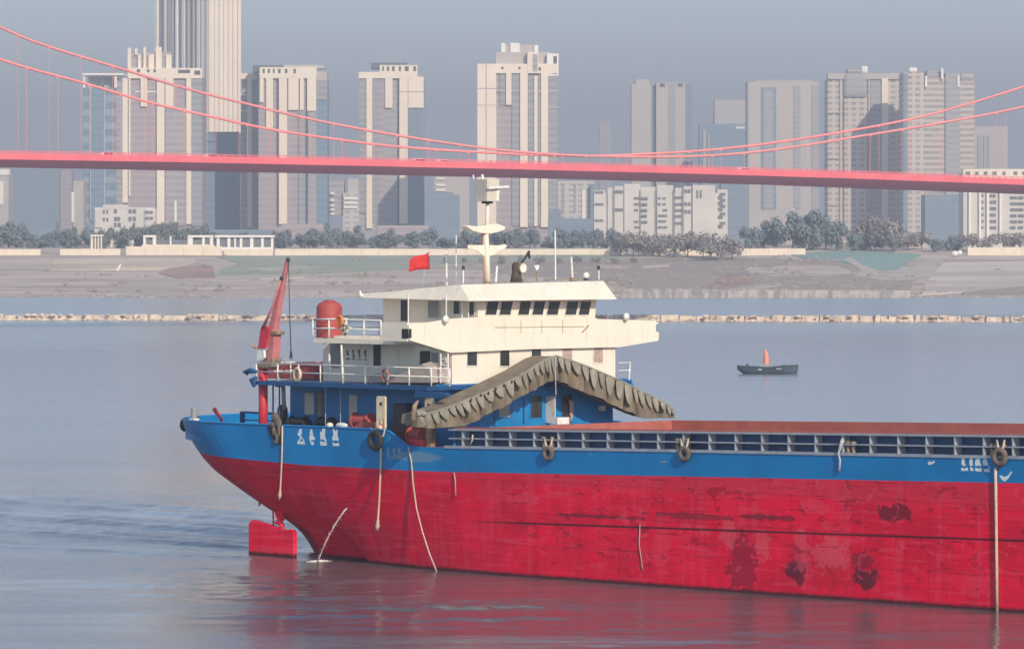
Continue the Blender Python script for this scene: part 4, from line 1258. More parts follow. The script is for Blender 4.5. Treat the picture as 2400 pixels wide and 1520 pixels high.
# quay of pale stone along the waterline
t = NT('quay_stone')
q_st = t.done(t.mix(t.ramp(t.noise(1, 5, t.mp((.5, .5, .2))), .38, .62), (.50,.45,.42), (.28,.25,.24)), .9)
def wall_run(name, segs, Yf, m, lab, cat, thick=1.2, group=None):
    for (x0, x1, y0, y1, lb_) in segs:
        Y = Yf
        a, b = mpx(x0, y1, Y), mpx(x1, y0, Y)
        mb = MB()
        n = max(1, int((b.x-a.x)/6))
        rg = random.Random(int(x0))
        for i in range(n):
            xa, xb = lerp(a.x, b.x, i/n), lerp(a.x, b.x, (i+1)/n)
            g = .0 if n == 1 else .06
            mb.box((xa+g, Y + rg.uniform(0,.12), a.z-2.2), (xb-g*.2, Y+thick, b.z + rg.uniform(-.06,.06)))
        o = mb.build(name, m); tag(o, lb_, cat, group)
wall_run('quay_wall', [(1452, 1700, 677, 692, 'pale low quay wall at the far waterline, right of the wheelhouse roof'),
                       (1704, 2134, 680, 692, 'grey stone quay wall at the far waterline below the scrub slope')], 1436, q_st, None, 'quay wall')
wall_m = plain('flood_wall_render', (.86, .74, .58), .9, .4, .88)
wall_run('flood_wall', [(-30, 95, 584, 598, 'cream flood wall at the far left edge of the opposite bank'),
                        (140, 282, 583, 603, 'cream flood wall block above the sand terrace'),
                        (295, 520, 577, 602, 'cream flood wall with ragged base in front of the pavilion row'),
                        (524, 640, 584, 598, 'low cream wall directly below the long white pavilion'),
                        (644, 1130, 583, 600, 'long cream flood wall behind the red flag'),
                        (1134, 1472, 583, 602, 'cream flood wall behind the wheelhouse aerials'),
                        (1502, 1572, 583, 604, 'short cream wall piece behind the bare trees'),
                        (1580, 1684, 583, 607, 'cream wall with dark trunks of bare trees before it'),
                        (1716, 1888, 582, 603, 'whitish wall under the big round dark trees'),
                        (2268, 2480, 580, 603, 'pale grey wall with dark window holes above the concrete slope')], 1700, wall_m, None, 'flood wall', 1.0)

# ---- long low breakwater of pale stone blocks across the river
BWY = 1030.0
rng = random.Random(11)
mb = MB()
x = -62.0*2.2
def bwy(x): return BWY - .45*(x)*.24
t = NT('breakwater_stone')
bw_m = t.done(t.mix(t.ramp(t.noise(.5, 4, t.mp((1, 1, .3))), .38, .64), (.74,.61,.48), (.46,.37,.30)), .9)
while x < 140:
    w_ = rng.choice((.8, 1.1, 1.5, 2.1, 2.9, 3.8)) if x > -20 else rng.uniform(1.5, 7.5)
    h = 1.25 + rng.uniform(-.22, .22)
    y0 = bwy(x) + rng.uniform(-.35, .35)
    g = rng.uniform(.03, .28)
    tl = rng.uniform(-.9, .9)
    tl2 = rng.uniform(-.9, .9)
    mb.add([(x+g, y0, -.6), (x+w_, y0, -.6), (x+w_, y0+2.2, -.6), (x+g, y0+2.2, -.6),
            (x+g+.1+tl*.4, y0+.35, h), (x+w_-.1+tl2*.4, y0+.35, h+rng.uniform(-.15,.12)), (x+w_-.1, y0+1.9, h), (x+g+.1, y0+1.9, h)],
           [(0,3,2,1),(4,5,6,7),(0,1,5,4),(1,2,6,5),(2,3,7,6),(3,0,4,7)])
    x += w_
for i in range(420):
    xr = rng.uniform(-135, 138); r_ = rng.uniform(.18, .5)
    mb.ball((xr, bwy(xr) - rng.uniform(-.3, .9), rng.uniform(0, .25) if rng.random() < .7 else 1.15), (r_*rng.uniform(1, 2.2), r_, r_*.8), 7, 5)
o = mb.build('breakwater', bw_m); tag(o, 'long low breakwater of pale stone blocks across the river behind the ship', 'breakwater')

# ------------------------------------------------------------------ the red suspension bridge
BW_, PHI = 40.0, R(30)
t = NT('bridge_red_paint')
br_red = t.done(t.mix(t.ramp(t.noise(.15, 4), .35, .65), (.80,.15,.18), (.72,.13,.16)), .6)
t = NT('bridge_web_red')
br_web = t.done(t.mix(t.ramp(t.noise(.15, 4), .35, .65), (.90,.27,.33), (.84,.24,.30)), .6)  # paler than the deck red: water bounce put into the underside colour
t = NT('cable_pale_red_paint')
br_cab = t.done(t.mix(t.ramp(t.noise(.15, 4), .35, .65), (.80,.30,.28), (.74,.26,.25)), .6)
def bpt(px, py, side):
    """point on the near (0) or far (1) cable plane of the bridge"""
    k = (px-CX)/FPX; c, s = math.cos(PHI), math.sin(PHI)
    ox, oy = -s*BW_*side, c*BW_*side
    # (ox + a c) = k (950 + oy + a s)
    a = (k*(950+oy) - ox)/(c - k*s)
    Y = 950 + oy + a*s
    return Vector((ox + a*c, Y, CAM_H - (py-HZ)/FPX*Y))
bridge = empty('suspension_bridge', (0, 950, 0), 0, 'red suspension bridge crossing the whole view above the far bank', 'bridge')
def bpart(mb, name, m, **k):
    o = mb.build(name, m, bridge, origin=(0, 950, 0), **k); return o
ppx = [-1400, -900, -500, -260, -120, 0, 200, 400, 600, 800, 1000, 1200, 1400, 1600, 1800, 2000, 2200, 2400, 2530, 2680, 3000, 3400, 3800]
bot = [(-1400,366),(-260,376),(0,383),(400,389.5),(800,398),(1200,406.5),(1600,416),(2000,428),(2400,443),(2680,453),(3800,497)]
topd = [(-1400,349),(-260,361),(0,368),(400,374),(800,382),(1200,391),(1600,401),(2000,413),(2400,428),(2680,438),(3800,481)]
perp = Vector((-math.sin(PHI), math.cos(PHI), 0))
near = [(bpt(x, pw(x, topd), 0), bpt(x, pw(x, bot), 0)) for x in ppx]
sec = []
for tpt, bpt_ in near:
    T = tpt; hgt_ = tpt.z - bpt_.z
    B0 = T + perp*0; 
    sec.append([T, T + Vector((0,0,-hgt_*.36)), T + perp*3.2 + Vector((0,0,-hgt_-.05)), T + perp*(BW_-3.2) + Vector((0,0,-hgt_-.05)), T + perp*BW_ + Vector((0,0,-hgt_*.36)), T + perp*BW_])
mb = MB()
mb.grid([[tuple(p) for p in s_] for s_ in sec], closed=True)
mm = []
for f in mb.f: mm.append(0)
for i in range(len(mb.f)):
    if i % 6 in (1, 2, 3): mb.m[i] = 1
bpart(mb, 'deck_girder', [br_red, br_web])
mb = MB()
fin = [s_[0] + perp*.02 for s_ in sec]
for a, b in zip(fin, fin[1:]):
    mb.prism([tuple(a + Vector((0,0,.02))), tuple(b + Vector((0,0,.02))), tuple(b + Vector((0,0,.80))), tuple(a + Vector((0,0,.80)))], tuple(perp*.2))
bpart(mb, 'kerb', br_red)
for side in (0, 1):
    mb = MB()
    line = [s_[0] + perp*(.1 if side == 0 else BW_-.3) for s_ in sec]
    for a, b in zip(line, line[1:]):
        for h0, h1 in ((1.12, 1.25), (.90, .98)):
            mb.prism([tuple(a + Vector((0,0,h0))), tuple(b + Vector((0,0,h0))), tuple(b + Vector((0,0,h1))), tuple(a + Vector((0,0,h1)))], tuple(perp*.08))
        n = int((b-a).length/1.6)
        for i in range(n):
            p = a.lerp(b, i/n); mb.box((p.x-.10, p.y-.05, p.z), (p.x+.10, p.y+.05, p.z+1.26))
    bpart(mb, 'railing', br_red)
cab0 = [(-1400,-766),(-800,-345),(-260,-55),(0,64),(110,108),(280,160),(420,203),(540,234),(700,273),(843,302),(1000,328),(1150,349),(1300,362),(1450,367),(1600,367),(1730,360),(1850,346),(2000,322),(2200,289),(2400,250),(2680,178),(3200,-50),(3800,-395)]
cab1 = [(-1400,-545),(-800,-197),(-260,38),(0,139),(190,193),(350,240),(500,274),(640,304),(860,336),(1000,349),(1150,358),(1300,364),(1400,365),(1550,359),(1700,348),(1850,329),(2050,296),(2200,263),(2400,203),(2680,110),(3200,-155),(3800,-558)]
def cable_pts(tab, side):
    out = []
    for i in range(len(tab)):
        out.append(tab[i])
    # smooth resample (Catmull-Rom)
    res = []
    for i in range(len(tab)-1):
        p0, p1, p2, p3 = tab[max(0, i-1)], tab[i], tab[i+1], tab[min(len(tab)-1, i+2)]
        for k in range(6):
            t_ = k/6
            f = lambda a, b, c, d: .5*((2*b) + (-a+c)*t_ + (2*a-5*b+4*c-d)*t_*t_ + (-a+3*b-3*c+d)*t_**3)
            res.append((f(p0[0], p1[0], p2[0], p3[0]), f(p0[1], p1[1], p2[1], p3[1])))
    res.append(tab[-1])
    return res
hang_src = None
for side, tab in ((0, cab0), (1, cab1)):
    cp_ = cable_pts(tab, side)
    mb = MB(); mb.tube([tuple(bpt(x, y, side)) for x, y in cp_], .27, 8)
    bpart(mb, 'main_cable', br_cab, smooth=True)
    hx = [-550 + 74*i + (20 if side else 0) for i in range(48)]
    for x in hx:
        yc = pw(x, cp_)
        top_ = bpt(x, yc, side)
        zd = bpt(x, pw(x, topd), 0).z
        bt_ = Vector((top_.x, top_.y, zd))
        if top_.z - zd < .6: continue
        mb = MB(); mb.tube([tuple(bt_), tuple(top_ - Vector((0,0,.27)))], .045, 5)
        h_ = bpart(mb, 'hanger', br_cab)
        mb = MB(); mb.box(tuple(top_ - Vector((.24,.24,.36))), tuple(top_ + Vector((.24,.24,.275))))
        mb.build('cable_clamp', br_cab, h_, origin=(0, 950, 0))

# vehicles on the bridge deck
def vehicle(px, side_off, kind, lab, colr):
    base = bpt(px, pw(px, topd), 0) + perp*side_off
    m = plain('vehicle_' + kind, colr, .4, 1, .9)
    rt = empty(kind, base, PHI, lab, kind, 'vehicles on the bridge')
    L_, Wd, Hh = {'lorry': (8, 2.4, 3.2), 'van': (5.2, 2.0, 2.4), 'car': (4.4, 1.8, 1.5)}[kind]
    if kind == 'lorry':
        mb = MB(); mb.box((-L_/2, -Wd/2, .9), (L_/2-2.3, Wd/2, Hh)); mb.build('cargo_box', m, rt, bevel=.08)
        mb = MB(); mb.prism([(L_/2-2.2, -Wd/2, .6), (L_/2, -Wd/2, .6), (L_/2, -Wd/2, 1.6), (L_/2-.4, -Wd/2, 2.7), (L_/2-2.2, -Wd/2, 2.7)], (0, Wd, 0)); mb.build('cab', m, rt, bevel=.08)
    else:
        mb = MB(); mb.prism([(-L_/2, -Wd/2, .4), (L_/2, -Wd/2, .4), (L_/2, -Wd/2, Hh*.55), (L_/2-1.1, -Wd/2, Hh*.62), (L_/2-1.9, -Wd/2, Hh), (-L_/2+.4, -Wd/2, Hh), (-L_/2, -Wd/2, Hh*.6)], (0, Wd, 0)); mb.build('body', m, rt, bevel=.08)
        mb = MB(); mb.prism([(L_/2-1.3, -Wd/2-.01, Hh*.62), (L_/2-1.9, -Wd/2-.01, Hh*.93), (-L_/2+.7, -Wd/2-.01, Hh*.93), (-L_/2+.5, -Wd/2-.01, Hh*.62)], (0, Wd+.02, 0)); mb.build('window', M['glass'], rt)
    for sx in (-L_*.3, L_*.3):
        for sy in (-Wd/2, Wd/2-.25):
            mb = MB(); mb.tube([(sx, sy, .42), (sx, sy+.25, .42)], .42, 12); mb.build('wheel', M['black'], rt)
vehicle(1030, 8, 'car', 'white car on the bridge between the third and fourth towers', (.75,.72,.68))
vehicle(1122, 14, 'car', 'cream car on the bridge before the tall cream tower', (.75,.62,.48))
vehicle(553, 10, 'car', 'white car on the bridge below the tall finned tower', (.78,.76,.74))
vehicle(318, 12, 'car', 'white car on the bridge in front of the left tower cluster', (.75,.75,.75))
vehicle(1000+820, 12, 'car', 'pale car on the right half of the bridge', (.7,.7,.7))

# ------------------------------------------------------------------ small boat in mid river
Yb = CAM_H*FPX/(876-HZ)
bc = mpx(1800, 876, Yb)
boat = empty('fishing_boat', (bc.x, bc.y, 0), R(-4), 'small dark open boat with an orange-red canopy in mid river', 'boat')
PXM = Yb/FPX
def bp(x, y): return ((x-1800)*PXM, (876-y)*PXM)
mb = MB()
secs = []
for x, zt_, zb_, hw in ((1728,857,866,.35),(1733,857,869,.55),(1742,858,876,.75),(1765,859,882,.9),(1800,860,882,.95),(1835,858,882,.85),(1855,856,882,.5),(1866,855.5,878,.22),(1871,855,866,.05)):
    xx, zt2 = bp(x, zt_); zb2 = bp(x, zb_)[1]
    secs.append([(xx, -hw, zt2), (xx, -hw*.75, lerp(zb2, zt2, .4)), (xx, -hw*.3, zb2), (xx, hw*.3, zb2), (xx, hw*.75, lerp(zb2, zt2, .4)), (xx, hw, zt2)])
mb.grid(secs, flip=True); mb.grid([[s_[5], s_[0]] for s_ in secs])
mb.add(secs[0], [tuple(range(6))])
bdark = plain('boat_dark_paint', (.055,.085,.11), .6, 1.5, .6)
mb.build('hull', bdark, boat)
mb = MB()
for y in (-.93, .93):
    mb.tube([(s_[0][0], s_[0][1]*1.02*(1 if y < 0 else -1), s_[0][2]+.02) for s_ in secs], .05, 6)
mb.build('gunwale', bdark, boat)
mb = MB()
x0 = bp(1780, 0)[0]; x1 = bp(1812, 0)[0]
mb.prism([(x0, -.6, bp(0,860)[1]), (x1, -.6, bp(0,860)[1]), (x1-.25, -.6, bp(0,853)[1]), (x0+.25, -.6, bp(0,853)[1])], (0, 1.2, 0)); mb.build('engine_box', M['grey'], boat)
mb = MB()
ori = plain('canopy_orange', (.85,.30,.20), .7, 3, .75)
prof = [(1788,857,1811-1788),(1789,845,21.5),(1790,835,20),(1792,827,16),(1795,821,9),(1797,818,3)]
ring_ = []
for x, y, w_ in prof:
    cx_, cz = bp(x + w_/2 - 6 + (1797-x)*.25, y)
    ring_.append([(cx_ + w_/2*PXM*math.cos(a)*.62, .45*(w_/23)*math.sin(a), cz) for a in [2*math.pi*k/10 for k in range(10)]])
mb.grid(ring_, closed=True); mb.build('canopy', ori, boat, smooth=True)
mb = MB(); p = bp(1752, 858); mb.ball((p[0], 0, p[1]+.12), (.22, .2, .2)); mb.build('bundle', bdark, boat, smooth=True)
mb = MB(); p = bp(1838, 858); mb.ball((p[0], 0, p[1]+.05), (.45, .3, .16)); mb.build('net_heap', bdark, boat, smooth=True)
mb = MB(); p = bp(1819, 862); q = bp(1832, 865); mb.box((p[0], -.92, q[1]), (q[0], -.86, p[1])); p = bp(1774, 863); q = bp(1788, 868); mb.ball(((p[0]+q[0])/2, -.9, (p[1]+q[1])/2), (.3,.06,.14))
mb.build('name_board', M['steel'], boat)

# ------------------------------------------------------------------ the city
def fac(name, a, b, ph=3.1, bw=None, win=.55, rough=.6):
    """facade: storey bands (and bays) of window glass b in wall a"""
    t = NT(name)
    x, y, z = t.sep()
    f = t.math('FRACT', t.math('DIVIDE', z, ph))
    k = t.math('MULTIPLY', t.ramp(f, .12, .20), t.ramp(f, win+.25, win+.17))
    if bw:
        g = t.math('FRACT', t.math('DIVIDE', x, bw))
        k = t.math('MULTIPLY', k, t.math('MULTIPLY', t.ramp(g, .15, .22), t.ramp(g, .85, .78)))
    k = t.math('MULTIPLY', k, t.math('ADD', t.math('MULTIPLY', t.ramp(t.noise(.25, 3), .3, .7), .5), .5))
    return t.done(t.mix(k, a, b), rough)
F = {}
F['cream'] = plain('cream_cladding', (.86,.74,.60), .8, .05, .92)
F['white'] = plain('white_cladding', (.86,.82,.75), .8, .05, .92)
F['stone'] = fac('warm_grey_facade', (.42,.38,.365), (.29,.28,.29), 3.2)
F['mauve'] = fac('mauve_grey_facade', (.40,.34,.345), (.32,.28,.295), 3.2)
F['grey'] = fac('grey_facade', (.38,.37,.37), (.30,.30,.32), 3.1)
F['lgrey'] = plain('light_grey_facade', (.50,.455,.42), .8, .05, .92)
F['bluegl'] = fac('blue_glass', (.19,.28,.36), (.155,.24,.315), 3.6, None, .5, .4)
F['bluband'] = fac('banded_blue_glass', (.27,.36,.42), (.13,.205,.275), 7.2, None, .5, .4)
F['dkblue'] = fac('dark_blue_facade', (.20,.26,.32), (.18,.235,.29), 4, None, .5, .5)
F['gglass'] = fac('grey_glass', (.34,.345,.35), (.25,.265,.28), 3.2, None, .5, .4)
F['resi'] = fac('residential_grid_facade', (.56,.49,.43), (.27,.255,.24), 3.0, 4.2, .50)
F['balc'] = fac('balcony_facade', (.54,.47,.42), (.27,.25,.24), 3.0, None, .45)
F['dark'] = plain('dark_parapet', (.13,.15,.17), .8, .1, .9)
F['hole'] = plain('dark_opening', (.10,.10,.11), .8, .5, .9)
F['pale'] = fac('pale_apartment_facade', (.55,.52,.48), (.30,.31,.32), 3.0, 5.0, .42)
class Bld:
    def __init__(s, name, lab, Y, x0, x1, yt, m, dep=22, zb=13.9, cat='tower', group=None, part='wall'):
        s.Y, s.zb = Y, zb
        c = mpx((x0+x1)/2, HZ, Y)
        s.base = (c.x, Y, zb)
        s.o = empty(name, s.base, 0, lab, cat, group)
        s.box(part, x0, x1, yt, None, m, 0, dep)
    def box(s, part, x0, x1, yt, yb, m, proud=0.0, dep=None, parent=None, bevel=0):
        """a block of facade between pixel columns x0..x1 and rows yt..yb, standing proud of the front by some metres"""
        Yp = s.Y - proud
        a, b = mpx(x0, yb if yb else HZ, s.Y), mpx(x1, yt, s.Y)
        z0 = a.z if yb else s.zb
        d = dep if dep is not None else proud - .02
        mb = MB(); mb.box((a.x, Yp, z0), (b.x, Yp + d, b.z))
        return mb.build(part, m, parent or s.o, origin=s.base, bevel=bevel)
    def strips(s, part, lst, m, proud=1.2):
        for x0, x1, y0, y1 in lst: s.box(part, x0, x1, y0, y1, m, proud)

# the tall tower: two faces, finned grey one to the left and cream one to the right
Y = 2600.0
tt = empty('tall_tower', tuple(mpx(478, HZ, Y)[:2]) + (13.9,), 0, 'tallest tower, grey with white fins and cream right face, cut off by the top edge', 'tower')
def tv(px, dy): return Vector(((px-CX)/FPX*(Y+dy), Y+dy, 0))
zt_ = 400.0
pL, pC, pR = tv(365, 30), tv(488, 0), tv(565.5, 19)
mb = MB(); pB = pL + (pR-pC)
mb.prism([(p.x, p.y, 13.9) for p in (pL, pC, pR, pB)], (0, 0, zt_-13.9))
org = (pC.x, pC.y, 13.9)
tt.location = org
mb.build('wall', F['gglass'], tt, origin=org)
def fin(px, w_, m, a, b, y0, y1, pr=1.3, part='fin'):
    f = (px - (365 if a is pL else 488))/((488-365) if a is pL else (565.5-488))
    d = (b-a).normalized(); n = Vector((d.y, -d.x, 0))
    if n.y > 0: n = -n
    L_ = (b-a).length
    p = a + d*L_*f; q = p + d*w_
    z1 = mpx(0, y0, Y).z; z0 = mpx(0, y1, Y).z
    mb = MB(); mb.prism([(p.x, p.y, z0), (q.x, q.y, z0), ((q+n*pr).x, (q+n*pr).y, z0), ((p+n*pr).x, (p+n*pr).y, z0)], (0, 0, z1-z0))
    mb.build(part, m, tt, origin=org)
for px, w_, m in ((365.5, 1.8, 'white'), (388, 1.5, 'white'), (397, 2.0, 'lgrey'), (406, .8, 'lgrey'), (415, .9, 'white'), (430, 1.8, 'white'), (442, 1.2, 'lgrey'), (455, .9, 'lgrey'), (465, 1.8, 'white'), (475, 2.2, 'white'), (484, 1.2, 'lgrey')):
    fin(px, w_*1.25, F[m], pL, pC, -1057, 520)
for px, w_ in ((488.3, 3.6), (500.5, 3.0), (511.5, 3.0), (522, 3.0), (533, 3.0), (544, 3.0), (555, 2.4)):
    fin(px, w_, F['cream'], pC, pR, -1057, 520, .9, 'pier')

b = Bld('podium_block', 'dark blue glass block at the foot of the tallest tower', 2350, 462, 563, 312, F['bluegl'], 25)
b.strips('band', [(470,556,328,331)], F['dkblue'], .6); b.strips('pier', [(556,562,316,535)], F['stone'], .8)
b.box('roof_parapet', 486, 560, 309, 312, F['dark'], .3, 6)

# cluster in front of the tall tower
b = Bld('striped_tower', 'broad tower striped in cream and mauve left of the tallest tower, with columned crown', 2250, 288, 474, 182, F['mauve'], 26)
b.box('upper_block', 299, 400, 122, 182, F['stone'], -4, 18)
b.strips('crown_column', [(298,305,113,160),(315,321,113,160),(322,329,128,160),(335,342,128,160),(340,347,110,128),(346,360,128,160),(364,378,110,162),(388,400,128,160)], F['cream'], -2.5) if False else None
for x0, x1, y0, y1 in ((298,306,112,160),(315,321,113,128),(322,329,128,160),(335,341,110,160),(347,360,128,160),(364,378,110,160),(388,401,128,160)):
    b.box('crown_column', x0, x1, y0, y1, F['cream'], -2.8, 1.0)
b.box('crown', 300, 474, 160, 184, F['cream'], 1.4, 10)
for x0, x1, y0, y1 in ((321,329,163,170),(345,351,163,170),(360,366,163,170),(418,446,164,172),(456,470,166,176)): b.box('opening', x0, x1, y0, y1, F['hole'], 1.45, .04)
b.strips('pier', [(288,300,184,475),(330,345,184,250),(368,386,184,525),(388,407,184,250),(437,449,184,525),(302,306,184,460)], F['cream'], 1.3)
b.strips('bay', [(388,436,252,530)], F['stone'], .8); b.strips('bay', [(450,473,184,530)], F['gglass'], .9)
b.strips('band', [(316,368,214,217)], F['white'], .6)
b.box('lamp_mast', 423, 428, 472, 534, F['white'], 40, .8)

b = Bld('blue_glass_tower', 'blue glass tower with a thin white canopy slab at the left', 2500, 195, 272, 206, F['bluband'], 24)
b.box('glazed_bay', 213, 244, 206, 520, F['bluegl'], .8, .78)
b.box('canopy', 194, 290, 172, 177, F['white'], 2, 22)
for x0, x1 in ((195,200),(239,243),(268,274)): b.box('canopy_column', x0, x1, 177, 206, F['white'] if x0 != 239 else F['dark'], 1, 2)
b.box('core', 205, 262, 180, 206, F['lgrey'], -6, 12)
b.strips('mullion', [(211,213.5,206,515),(244,246.5,206,515)], F['lgrey'], 1.0)
b.box('side_wall', 272, 290, 182, 520, F['stone'], -2, 20)

b = Bld('slim_cream_tower', 'slim tower with one cream pier directly right of the tallest tower', 2320, 564, 604, 172, F['gglass'], 22)
b.strips('pier', [(580,591,186,532)], F['cream'], 1.3); b.box('crown', 564, 604, 172, 186, F['cream'], 1.2, 8)
b.strips('band', [(564,580,221,224),(564,580,258,261)], F['white'], .7)
b = Bld('crowned_tower', 'tower with a perforated cream crown left of centre, dark blue right side', 2300, 606, 742, 180, F['mauve'], 26)
b.box('crown', 609, 742, 158, 184, F['cream'], 1.3, 10); b.box('roof_block', 590, 662, 152, 168, F['dark'], -8, 12); b.box('upper_crown', 664, 760, 152, 160, F['lgrey'], -3, 12)
for x0, x1 in ((616,621),(628,633),(640,644),(652,658),(668,674),(688,694)): b.box('opening', x0, x1, 162, 172, F['hole'], 1.35, .04)
b.strips('pier', [(609,618,184,240),(624,640,184,300),(654,673,184,525),(676,700,184,258),(703,712,184,258),(720,741,160,260)], F['cream'], 1.2)
b.strips('groove', [(649,653,184,530),(717,720,184,530)], F['hole'], .5)
b.box('side_wing', 742, 767, 186, 535, F['bluegl'], -2, 22); b.box('wing_crown', 740, 766, 168, 188, F['lgrey'], -1.5, 20); b.box('wing_top', 742, 766, 188, 234, F['gglass'], -1.4, .5)
b.strips('bay', [(700,716,260,530)], F['gglass'], .7); b.strips('bay', [(722,741,262,530)], F['grey'], .8)

b = Bld('central_tower', 'tower with cream piers and perforated crown at the centre left, standing alone', 2300, 842, 993, 182, F['grey'], 26)
b.box('crown', 890, 978, 153, 184, F['cream'], 1.3, 10); b.box('roof_block', 868, 952, 146, 160, F['dark'], -8, 12)
for x0, x1 in ((896,900),(907,912),(919,925),(935,940),(949,958),(969,975)): b.box('opening', x0, x1, 156, 167, F['hole'], 1.35, .04)
b.box('wing_crown', 841, 890, 169, 184, F['cream'], 1.2, 8)
b.strips('pier', [(859,873,184,535),(903,920,184,253),(936,956,184,524),(957,993,180,253)], F['cream'], 1.2)
b.strips('groove', [(932,935.5,184,526)], F['hole'], .5); b.strips('bay', [(842,858,184,500),(874,888,184,520)], F['gglass'], .6)
b.strips('bay', [(888,902,184,530)], F['mauve'], .5); b.strips('band', [(936,993,214,216)], F['lgrey'], 1.4)
b.strips('bay', [(957,992,254,540)], F['dkblue'], .5)

b = Bld('tall_cream_tower', 'tall cream tower behind the ship mast with a stepped open crown', 2200, 1120, 1306, 168, F['mauve'], 28)
b.box('pier_block', 1119, 1163, 150, 540, F['cream'], 2.2, 20)
b.box('crown', 1162, 1306, 150, 172, F['cream'], 1.3, 12); b.box('roof_block', 1163, 1290, 122, 152, F['lgrey'], -2, 14); b.box('roof_top', 1175, 1262, 104, 123, F['lgrey'], -5, 12)
for x0, x1, y0, y1 in ((1175,1184,100,122),(1196,1218,100,122),(1252,1262,106,122)): b.box('crown_column', x0, x1, y0, y1, F['white'], -4.2, .8)
b.box('crown_frame', 1282, 1309, 126, 178, F['white'], 1.0, 3); b.box('opening', 1297, 1305, 132, 174, F['hole'], 1.05, .04); b.box('frame_block', 1236, 1262, 122, 172, F['cream'], 1.6, 3); b.box('opening', 1248, 1260, 128, 168, F['stone'], 1.66, .05)
for x0, x1, y0, y1 in ((1175,1180,157,163),(1215,1220,157,163),(1262,1268,158,166)): b.box('opening', x0, x1, y0, y1, F['hole'], 1.36, .04)
b.strips('pier', [(1186,1199,172,246),(1219,1237,172,532),(1268,1285,172,532),(1252,1260,178,530)], F['cream'], 1.4)
b.strips('groove', [(1138.5,1140.5,150,540)], F['stone'], 2.25); b.strips('bay', [(1172,1185,172,246),(1200,1218,172,530)], F['gglass'], .6)
b.strips('bay', [(1238,1251,178,530),(1286,1305,178,530),(1261,1267,178,530)], F['gglass'], .8)
b.strips('band', [(1163,1310,212,215),(1236,1310,250,253),(1236,1310,290,292),(1236,1310,330,332)], F['lgrey'], 1.0)
b.strips('band', [(1119,1163,207,209),(1119,1163,246,248)], F['stone'], 2.24)

b = Bld('grey_tower', 'plain grey twin-slab tower right of centre, partly rounded top', 3000, 1480, 1526, 198, F['lgrey'], 26)
b.box('roof_cap', 1490, 1522, 186, 198, F['lgrey'], -2, 20); b.box('gap', 1526, 1538, 200, 560, F['dkblue'], -3, 20); b.box('slab', 1538, 1606, 194, 560, F['lgrey'], .5, 26)
b.box('side', 1606, 1623, 195, 560, F['dkblue'], -2, 24); b.box('bay', 1566, 1583, 196, 560, F['grey'], .7, .18); b.box('opening', 1546, 1558, 196, 204, F['hole'], .56, .05); b.box('opening', 1588, 1600, 196, 204, F['hole'], .56, .05)
Bld('faint_tower', 'very faint hazy tower between the cream tower and the grey twin slab', 4600, 1406, 1432, 284, F['grey'], 25)
b = Bld('faint_stepped_tower', 'faint hazy stepped tower left of the pale square tower', 4000, 1640, 1750, 290, F['bluegl'], 40); b.box('upper_block', 1676, 1748, 234, 292, F['lgrey'], -6, 30); b.box('pier', 1648, 1654, 305, 540, F['lgrey'], 1, 1); b.box('pier', 1659, 1662, 312, 540, F['lgrey'], 1, 1); b.box('sign_band', 1724, 1746, 297, 302, F['white'], 1, 1)
b = Bld('pale_square_tower', 'pale square-topped hazy tower with blue recess, right of centre', 2900, 1752, 1920, 192, F['lgrey'], 28)
b.strips('recess', [(1784,1819,205,490)], F['bluegl'], .4); b.strips('bay', [(1790,1812,212,490)], F['grey'], .6); b.strips('bay', [(1861,1876,200,490),(1903,1920,200,490)], F['grey'], .5); b.box('edge', 1751, 1754, 193, 500, F['dkblue'], .5, 1); b.box('roof_block', 1770, 1905, 187, 193, F['stone'], -4, 12)
b = Bld('cream_grid_tower', 'residential tower with window grid and a grey rounded bay on top, at the right', 2500, 1940, 2116, 186, F['resi'], 26)
b.box('frame_top', 1940, 2116, 172, 186, F['lgrey'], 1.2, 10); b.box('round_bay', 1976, 2032, 172, 230, F['grey'], 2.4, 14, bevel=2); b.box('bay_stem', 1978, 2030, 230, 540, F['resi'], 1.6, 3); b.box('bay_roof', 1984, 2030, 162, 172, F['stone'], 1, 10, bevel=1)
b.strips('pier', [(2066,2081,184,545)], F['cream'], 1.4); b.strips('pier', [(2035,2039,184,520),(2112,2116,184,520),(1968,1971,186,520)], F['lgrey'], 1.0); b.strips('recess', [(2041,2065,184,520)], F['grey'], .4); b.strips('band', [(1940,2066,263,265),(1940,2066,370,372),(1940,2066,480,482)], F['lgrey'], .8); b.box('finial', 2018, 2034, 155, 172, F['white'], 1.1, 4, bevel=1)
b = Bld('right_twin_tower', 'residential tower pair with dark balcony stacks behind the cable at the right', 2450, 2117, 2166, 170, F['resi'], 26)
b.box('dark_edge', 2117, 2127, 172, 545, F['dkblue'], .4, .38); b.box('finial', 2130, 2150, 158, 170, F['white'], .2, 4, bevel=.8); b.box('wing', 2166, 2216, 180, 545, F['balc'], -1, 24); b.box('wing_top', 2172, 2206, 164, 182, F['grey'], -2, 14, bevel=1); b.box('wing', 2216, 2250, 172, 545, F['grey'], 0, 24); b.box('wing', 2250, 2285, 190, 545, F['balc'], -2, 24); b.box('wing_top', 2250, 2284, 170, 192, F['stone'], -2, 16, bevel=1.5)
for x, y in ((2168,178),(2206,160),(2244,178)): b.box('finial', x, x+5, y, y+26, F['white'], .6, 1.2)
b = Bld('faint_white_tower', 'faint pale square tower at the right behind the bridge cable', 3700, 2284, 2362, 296, F['lgrey'], 40); b.strips('recess', [(2292,2300,318,540),(2305,2309,318,540),(2314,2320,318,540)], F['grey'], .8)

